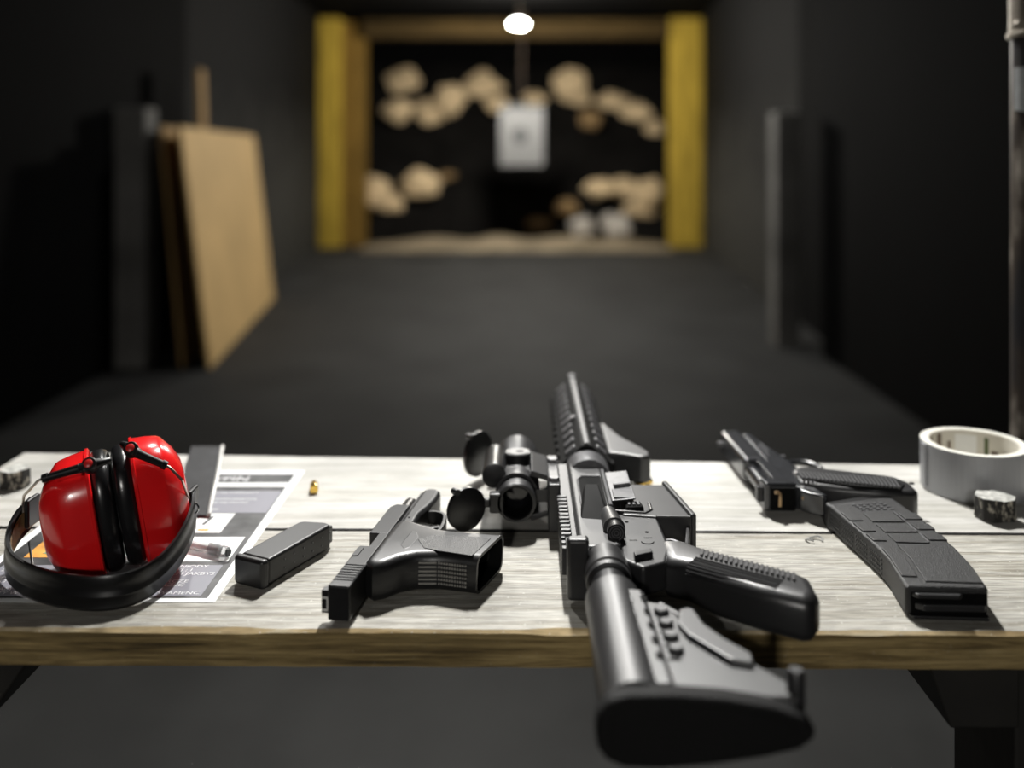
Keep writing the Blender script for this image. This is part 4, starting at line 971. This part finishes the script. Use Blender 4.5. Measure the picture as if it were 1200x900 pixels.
# trigger guard and trigger
m = MB(); m.prism(V([(0.0735, 0.788), (0.0770, 0.788), (0.0680, 0.741), (0.0640, 0.741)]), Z0 - 0.0065, Z0 + 0.0065); m.build('trigger_guard', 'steel', lw_, 0.0012)
m = MB(); m.tube(cr([(X0 + 0.048, 0.762, Z0), (X0 + 0.057, 0.765, Z0), (X0 + 0.064, 0.759, Z0), (X0 + 0.069, 0.757, Z0)], 4), 0.0026, 8); m.build('trigger', 'alug', rf)
# pistol grip
PG = V([(0.0440, 0.742), (0.0620, 0.742), (0.0820, 0.722), (0.1120, 0.701), (0.1380, 0.6825), (0.1435, 0.6740), (0.1420, 0.6500), (0.1350, 0.6400), (0.1270, 0.6390), (0.1000, 0.6560), (0.0740, 0.6760), (0.0580, 0.6980), (0.0440, 0.7040)])
m = MB(); pillow(m, PG, T + 0.0085, T + 0.0405, 0.0085, 5); pg = m.build('pistol_grip', 'stock', rf, smooth=60)
m = MB()
g0, g1 = Vector((0.0770, 0.7235)), Vector((0.1350, 0.6830)); gd = (g1 - g0).normalized(); gn = Vector((gd.y, -gd.x))
for k in range(19):
    p = g0 + (g1 - g0) * (k / 18)
    q = [p + gn * c + gd * e for c, e in ((0.0040, -0.001), (0.0175, 0.0035), (0.0170, 0.0053), (0.0035, 0.0008))]
    m.prism(V([(c.x, c.y) for c in q]), T + 0.0385, [T + 0.0408, T + 0.0424, T + 0.0424, T + 0.0408])
m.build('grip_ribs', 'alum', pg)
m = MB()
for k in range(8):
    if k < 3: off, z = 0.0225 + 0.0038 * k, T + 0.0407
    else:
        an = R(100 - 17 * (k - 2)); off = 0.0400 - 0.0085 + 0.0085 * math.cos(an); z = T + 0.0322 + 0.0087 * math.sin(an)
    a = g0 + gd * 0.002 + gn * (off - 0.0005); b = g1 - gd * 0.002 + gn * (off - 0.0005)
    m.tube([(X0 + a.x, a.y, z), (X0 + (a.x + b.x) / 2, (a.y + b.y) / 2, z), (X0 + b.x, b.y, z)], 0.0011, 6)
m.build('grip_side_ribs', 'stock', pg)
# buffer tube, nut, stock
m = MB(); m.lathe([(0.686, 0.0150), (0.688, 0.0168), (0.693, 0.0172), (0.6935, 0.0158), (0.6965, 0.0158), (0.697, 0.0176), (0.706, 0.0180), (0.707, 0.0165), (0.724, 0.0165)], (X0, 0, Z0), 'y', 40); m.build('castle_nut', 'alu', rf)
m = MB(); m.lathe([(0.56, 0.0140), (0.692, 0.0140)], (X0, 0, Z0), 'y', 36); m.build('buffer_tube', 'steel', rf)
m = MB(); m.lathe([(0.526, 0.0212), (0.540, 0.0206), (0.645, 0.0192), (0.6520, 0.0198), (0.662, 0.0198), (0.664, 0.0180)], (X0, 0, Z0), 'y', 44); stk = m.build('stock', 'stock', rf)
m = MB(); m.prism(V([(0.0120, 0.646), (0.0330, 0.638), (0.0420, 0.615), (0.0500, 0.595), (0.0700, 0.572), (0.0900, 0.545), (0.0940, 0.527), (0.0050, 0.527)]), Z0 - 0.0110, Z0 + 0.0110); web = m.build('stock_web', 'stock', stk, 0.0030, 3)
m = MB(); m.prism(V([(0.0060, 0.650), (0.0200, 0.648), (0.0235, 0.530), (0.0060, 0.530)]), Z0 - 0.0160, Z0 + 0.0168); shl = m.build('stock_shoulder', 'stock', stk, 0.0040, 3)
for k in range(5):
    u = 0.636 - 0.0180 * k
    m = MB(); m.prism(V([(0.0155, u), (0.0195, u), (0.0203, u - 0.0085), (0.0160, u - 0.0085)]), Z0 + 0.0160, Z0 + 0.0173); m.build('slot', 'hole', shl, 0.001)
    m = MB(); m.prism(V([(0.0075, u), (0.0110, u), (0.0112, u - 0.0090), (0.0080, u - 0.0090)]), Z0 + 0.0150, Z0 + 0.0172); m.build('rib', 'stock', shl, 0.0008)
for k in range(4):
    u = 0.624 - 0.0160 * k; m = MB(); m.lathe([(0, 0.0052), (0.0030, 0.0048), (0.0040, 0.0036)], (X0 + 0.0285 + 0.0006 * k, u, Z0 + 0.0105), 'z', 18); m.build('stud', 'stock', web)
    m = MB(); m.prism(V([(0.0245, u - 0.0075), (0.0315, u - 0.0075), (0.0315, u - 0.0105), (0.0245, u - 0.0105)]), Z0 + 0.0105, Z0 + 0.0113); m.build('slot', 'hole', web)
m = MB(); m.prism(V([(0.0400, 0.622), (0.0460, 0.625), (0.0500, 0.622), (0.0530, 0.603), (0.0620, 0.585), (0.0750, 0.567), (0.0735, 0.5565), (0.0600, 0.560), (0.0400, 0.590), (0.0360, 0.604)]), Z0 - 0.0125, Z0 + 0.0150); m.build('stock_lever', 'stock', stk, 0.0016, 2)
m = MB(); m.tube([(X0 + 0.0300, 0.640, Z0 + 0.0085), (X0 + 0.0420, 0.622, Z0 + 0.0085)], 0.0024, 10); m.build('lever_pin', 'stock', stk)
# butt plate: tear drop outline in x-z, extruded along y
bpz = Z0 - 0.0005
up_ = [(-0.0238, 0.0), (-0.0225, 0.0105), (-0.0165, 0.0172), (-0.0060, 0.0198), (0.0200, 0.0202), (0.0480, 0.0180), (0.0740, 0.0135), (0.0900, 0.0080), (0.0970, 0.0020)]
lo_ = [(0.0965, -0.0035), (0.0880, -0.0095), (0.0680, -0.0140), (0.0400, -0.0180), (0.0120, -0.0202), (-0.0080, -0.0195), (-0.0185, -0.0150), (-0.0230, -0.0080)]
BO = [(X0 + a, bpz + b) for a, b in up_ + lo_]
m = MB(); m.prismy(BO, 0.513, 0.527); bt = m.build('butt_plate', 'rub', stk, 0.0030, 3)
cx, cz = X0 + 0.030, bpz
m = MB(); m.prismy([(cx + (x - cx) * 0.86, cz + (z - cz) * 0.80) for x, z in BO], 0.5122, 0.5140); m.build('butt_face', 'rub', bt, 0.0008)
m = MB(); m.lathe([(-0.010, 0.0052), (0.0095, 0.0052), (0.0120, 0.0038)], (X0 + 0.0915, 0.5335, bpz + 0.0120), 'z', 20); m.build('sling_stud', 'alu', stk)
# hand guard: octagonal tube with teeth and a flat strip
oc = [(0.0045, 0.0262), (0.0262, 0.0070), (0.0262, -0.0080), (0.012, -0.0255), (-0.012, -0.0255), (-0.0262, -0.008), (-0.0262, 0.007), (-0.0045, 0.0262)]
hgz = Z0 + 0.0005
m = MB(); m.prismy([(X0 + a, hgz + b) for a, b in oc], 0.932, 1.205); hg = m.build('hand_guard', 'matte', rf, 0.0015, 2)
m = MB(); m.prismy([(X0 - 0.0030, hgz + 0.0255), (X0 - 0.0026, hgz + 0.0285), (X0 + 0.0026, hgz + 0.0285), (X0 + 0.0030, hgz + 0.0255)], 0.934, 1.212); m.build('top_strip', 'alum', hg, 0.0008)
m = MB(); m.lathe([(0.0, 0.0052), (0.004, 0.0052), (0.0055, 0.004)], (X0, 1.214, hgz + 0.0245), 'z', 16); m.build('front_screw', 'alug', hg)
def teeth(ang, name, n0=11, half=0.0062, mt_='alug', r0=0.0215, r1=0.0250):
    m = MB(); ca, sa = math.cos(R(ang)), math.sin(R(ang))
    for k in range(n0):
        u = 0.940 + 0.0245 * k
        q = [(r0 * ca - half * sa, r0 * sa + half * ca), (r1 * ca - half * sa, r1 * sa + half * ca), (r1 * ca + half * sa, r1 * sa - half * ca), (r0 * ca + half * sa, r0 * sa - half * ca)]
        m.prismy([(X0 + a, hgz + b) for a, b in q], u, u + 0.0105)
    return m.build(name, mt_, hg, 0.0012)
teeth(131.5, 'rail_teeth'); teeth(48.5, 'rail_teeth'); teeth(180, 'rail_teeth', mt_='matte', r0=0.0255, r1=0.0285); teeth(0, 'rail_teeth', mt_='matte', r0=0.0255, r1=0.0285)
m = MB(); m.lathe([(0.905, 0.0215), (0.934, 0.0225)], (X0, 0, Z0), 'y', 24); m.build('barrel_nut', 'alug', rf)
m = MB(); m.lathe([(0.93, 0.0090), (1.235, 0.0085), (1.24, 0.0110), (1.275, 0.0110)], (X0, 0, Z0 - 0.004), 'y', 24); m.build('barrel', 'steel', rf)
m = MB(); m.lathe([(-0.002, 0.0032), (0.004, 0.0032)], (X0 - 0.0085, 1.035, hgz + 0.0225), 'z', 12); m.build('screw', 'alug', hg)
# angled fore grip
m = MB(); m.prism(V([(0.0230, 0.955), (0.0230, 1.062), (0.0290, 1.058), (0.0420, 1.010), (0.0600, 0.972), (0.0660, 0.957), (0.0650, 0.944), (0.0560, 0.940), (0.0380, 0.950)]), Z0 - 0.0150, Z0 + 0.0130); fgp = m.build('fore_grip', 'stock', rf, 0.0095, 5)
# ---- optic
OX = -0.0052
m = MB(); m.lathe([(0.8720, 0.0005), (0.8715, 0.0132), (0.8520, 0.0142), (0.8500, 0.0148), (0.8500, 0.0176), (0.8520, 0.0180), (0.8640, 0.0180), (0.8660, 0.0164), (0.8740, 0.0160), (0.8760, 0.0170), (0.9300, 0.0170), (0.9420, 0.0190), (0.9500, 0.0208), (0.9850, 0.0212), (0.9860, 0.0180)], (OX, 0, Z0), 'y', 48); op = m.build('optic', 'alu', rf)
m = MB(); m.lathe([(0.8490, 0.0150), (0.8490, 0.0170), (0.8502, 0.0172), (0.8502, 0.0146)], (OX, 0, Z0), 'y', 48, closed=True); m.build('eyepiece_ring', 'steel', op)
m = MB(); m.lathe([(0.8506, 0.0138), (0.8502, 0.0146), (0.871, 0.0131), (0.871, 0.0122)], (OX, 0, Z0), 'y', 40, closed=True); m.build('eyepiece_tunnel', 'hole', op)
m = MB(); m.lathe([(0.8690, 0.0010), (0.8700, 0.0121)], (OX, 0, Z0), 'y', 40); m.build('rear_lens', 'lens', op)
m = MB(); m.lathe([(0.012, 0.0135), (0.0150, 0.0135), (0.0152, 0.0128), (0.0235, 0.0128), (0.0245, 0.0118)], (-0.0042, 0.920, Z0), 'z', 32); kn = m.build('turret_cap', 'steel', op)
m = MB(); m.lathe([(0.0246, 0.0100), (0.0250, 0.0100)], (-0.0042, 0.920, Z0), 'z', 28); m.build('turret_dial', 'alum', kn)
m = MB(); m.box(-0.0055, 0.0012, 0.9188, 0.9212, Z0 + 0.0250, Z0 + 0.0254); m.build('turret_slot', 'hole', kn)
m = MB(); m.box(-0.0200, 0.0160, 0.892, 0.944, Z0 - 0.0120, Z0 + 0.0152); m.build('turret_block', 'alu', op, 0.0025, 3)
m = MB(); m.lathe([(0.8760, 0.0095), (0.8765, 0.0113), (0.8850, 0.0116), (0.8860, 0.0110), (0.935, 0.0110)], (-0.0262, 0, Z0 + 0.0155), 'y', 28); bt_ = m.build('battery_tube', 'steel', op)
m = MB(); m.box(-0.0310, -0.0214, 0.889, 0.940, Z0 + 0.0210, Z0 + 0.0252); m.build('battery_flat', 'alu', bt_, 0.0010)
# flip caps
def flip_cap(c, r, yaw, name):
    m = MB(); m.lathe([(-0.0022, r * 0.93), (-0.0016, r), (0.0020, r), (0.0026, r * 0.95)], (0, 0, 0), 'y', 40)
    m.xf(Matrix.Translation(c) @ Matrix.Rotation(R(yaw), 4, 'Z')); cp = m.build(name, 'band', op)
    m = MB(); m.lathe([(-0.003, 0.0030), (0.0045, 0.0030)], (-r * 0.55, 0, r * 0.90), 'y', 14); m.box(-r * 0.62, -r * 0.42, -0.0018, 0.0022, r * 0.68, r * 0.92)
    m.xf(Matrix.Translation(c) @ Matrix.Rotation(R(yaw), 4, 'Z')); m.build('cap_tab', 'band', cp)
    return cp
flip_cap(Vector((-0.0500, 0.8400, Z0 - 0.0015)), 0.0192, 34, 'lens_cap')
flip_cap(Vector((-0.0465, 0.9900, Z0 + 0.0000)), 0.0235, 56, 'lens_cap')
m = MB(); m.box(-0.0300, -0.0165, 0.8490, 0.8590, Z0 - 0.0095, Z0 + 0.0085); m.box(-0.0350, -0.0290, 0.8480, 0.8540, Z0 - 0.0040, Z0 + 0.0040); m.build('cap_hinge', 'band', op, 0.0018, 2)
m = MB(); m.box(-0.0350, -0.0190, 0.979, 0.988, Z0 - 0.008, Z0 + 0.008); m.build('cap_hinge', 'band', op, 0.0018, 2)
# mount
mo = MB(); mo.prism([(0.0235, 0.842), (0.0235, 0.925), (0.0345, 0.925), (0.0345, 0.842)], Z0 - 0.0235, Z0 + 0.0195); mnt = mo.build('optic_mount', 'alu', rf, 0.0018, 2)
for sg_ in (1, -1):
    m = MB(); pl = [(0.0065, Z0 + sg_ * 0.0180), (0.0240, Z0 + sg_ * 0.0135), (0.0240, Z0 + sg_ * 0.0185), (0.0085, Z0 + sg_ * 0.0235)]
    m.prismy(pl, 0.868, 0.926); m.build('mount_arm', 'alu', mnt, 0.0010)
m = MB(); m.lathe([(0.872, 0.0172), (0.872, 0.0200), (0.890, 0.0200), (0.890, 0.0172)], (OX, 0, Z0), 'y', 40, closed=True); m.build('mount_ring', 'alu', mnt)
m = MB(); m.box(0.0120, 0.0242, 0.868, 0.892, Z0 - 0.0060, Z0 + 0.0060); m.build('mount_web', 'alu', mnt, 0.001)
for u in (0.853, 0.905):
    m = MB(); m.lathe([(0, 0.0050), (0.0035, 0.0046)], (0.0290, u, Z0 + 0.0193), 'z', 6); m.build('mount_nut', 'alug', mnt)

# tidy helper property
for o in bpy.data.objects:
    if '_o' in o: del o['_o']
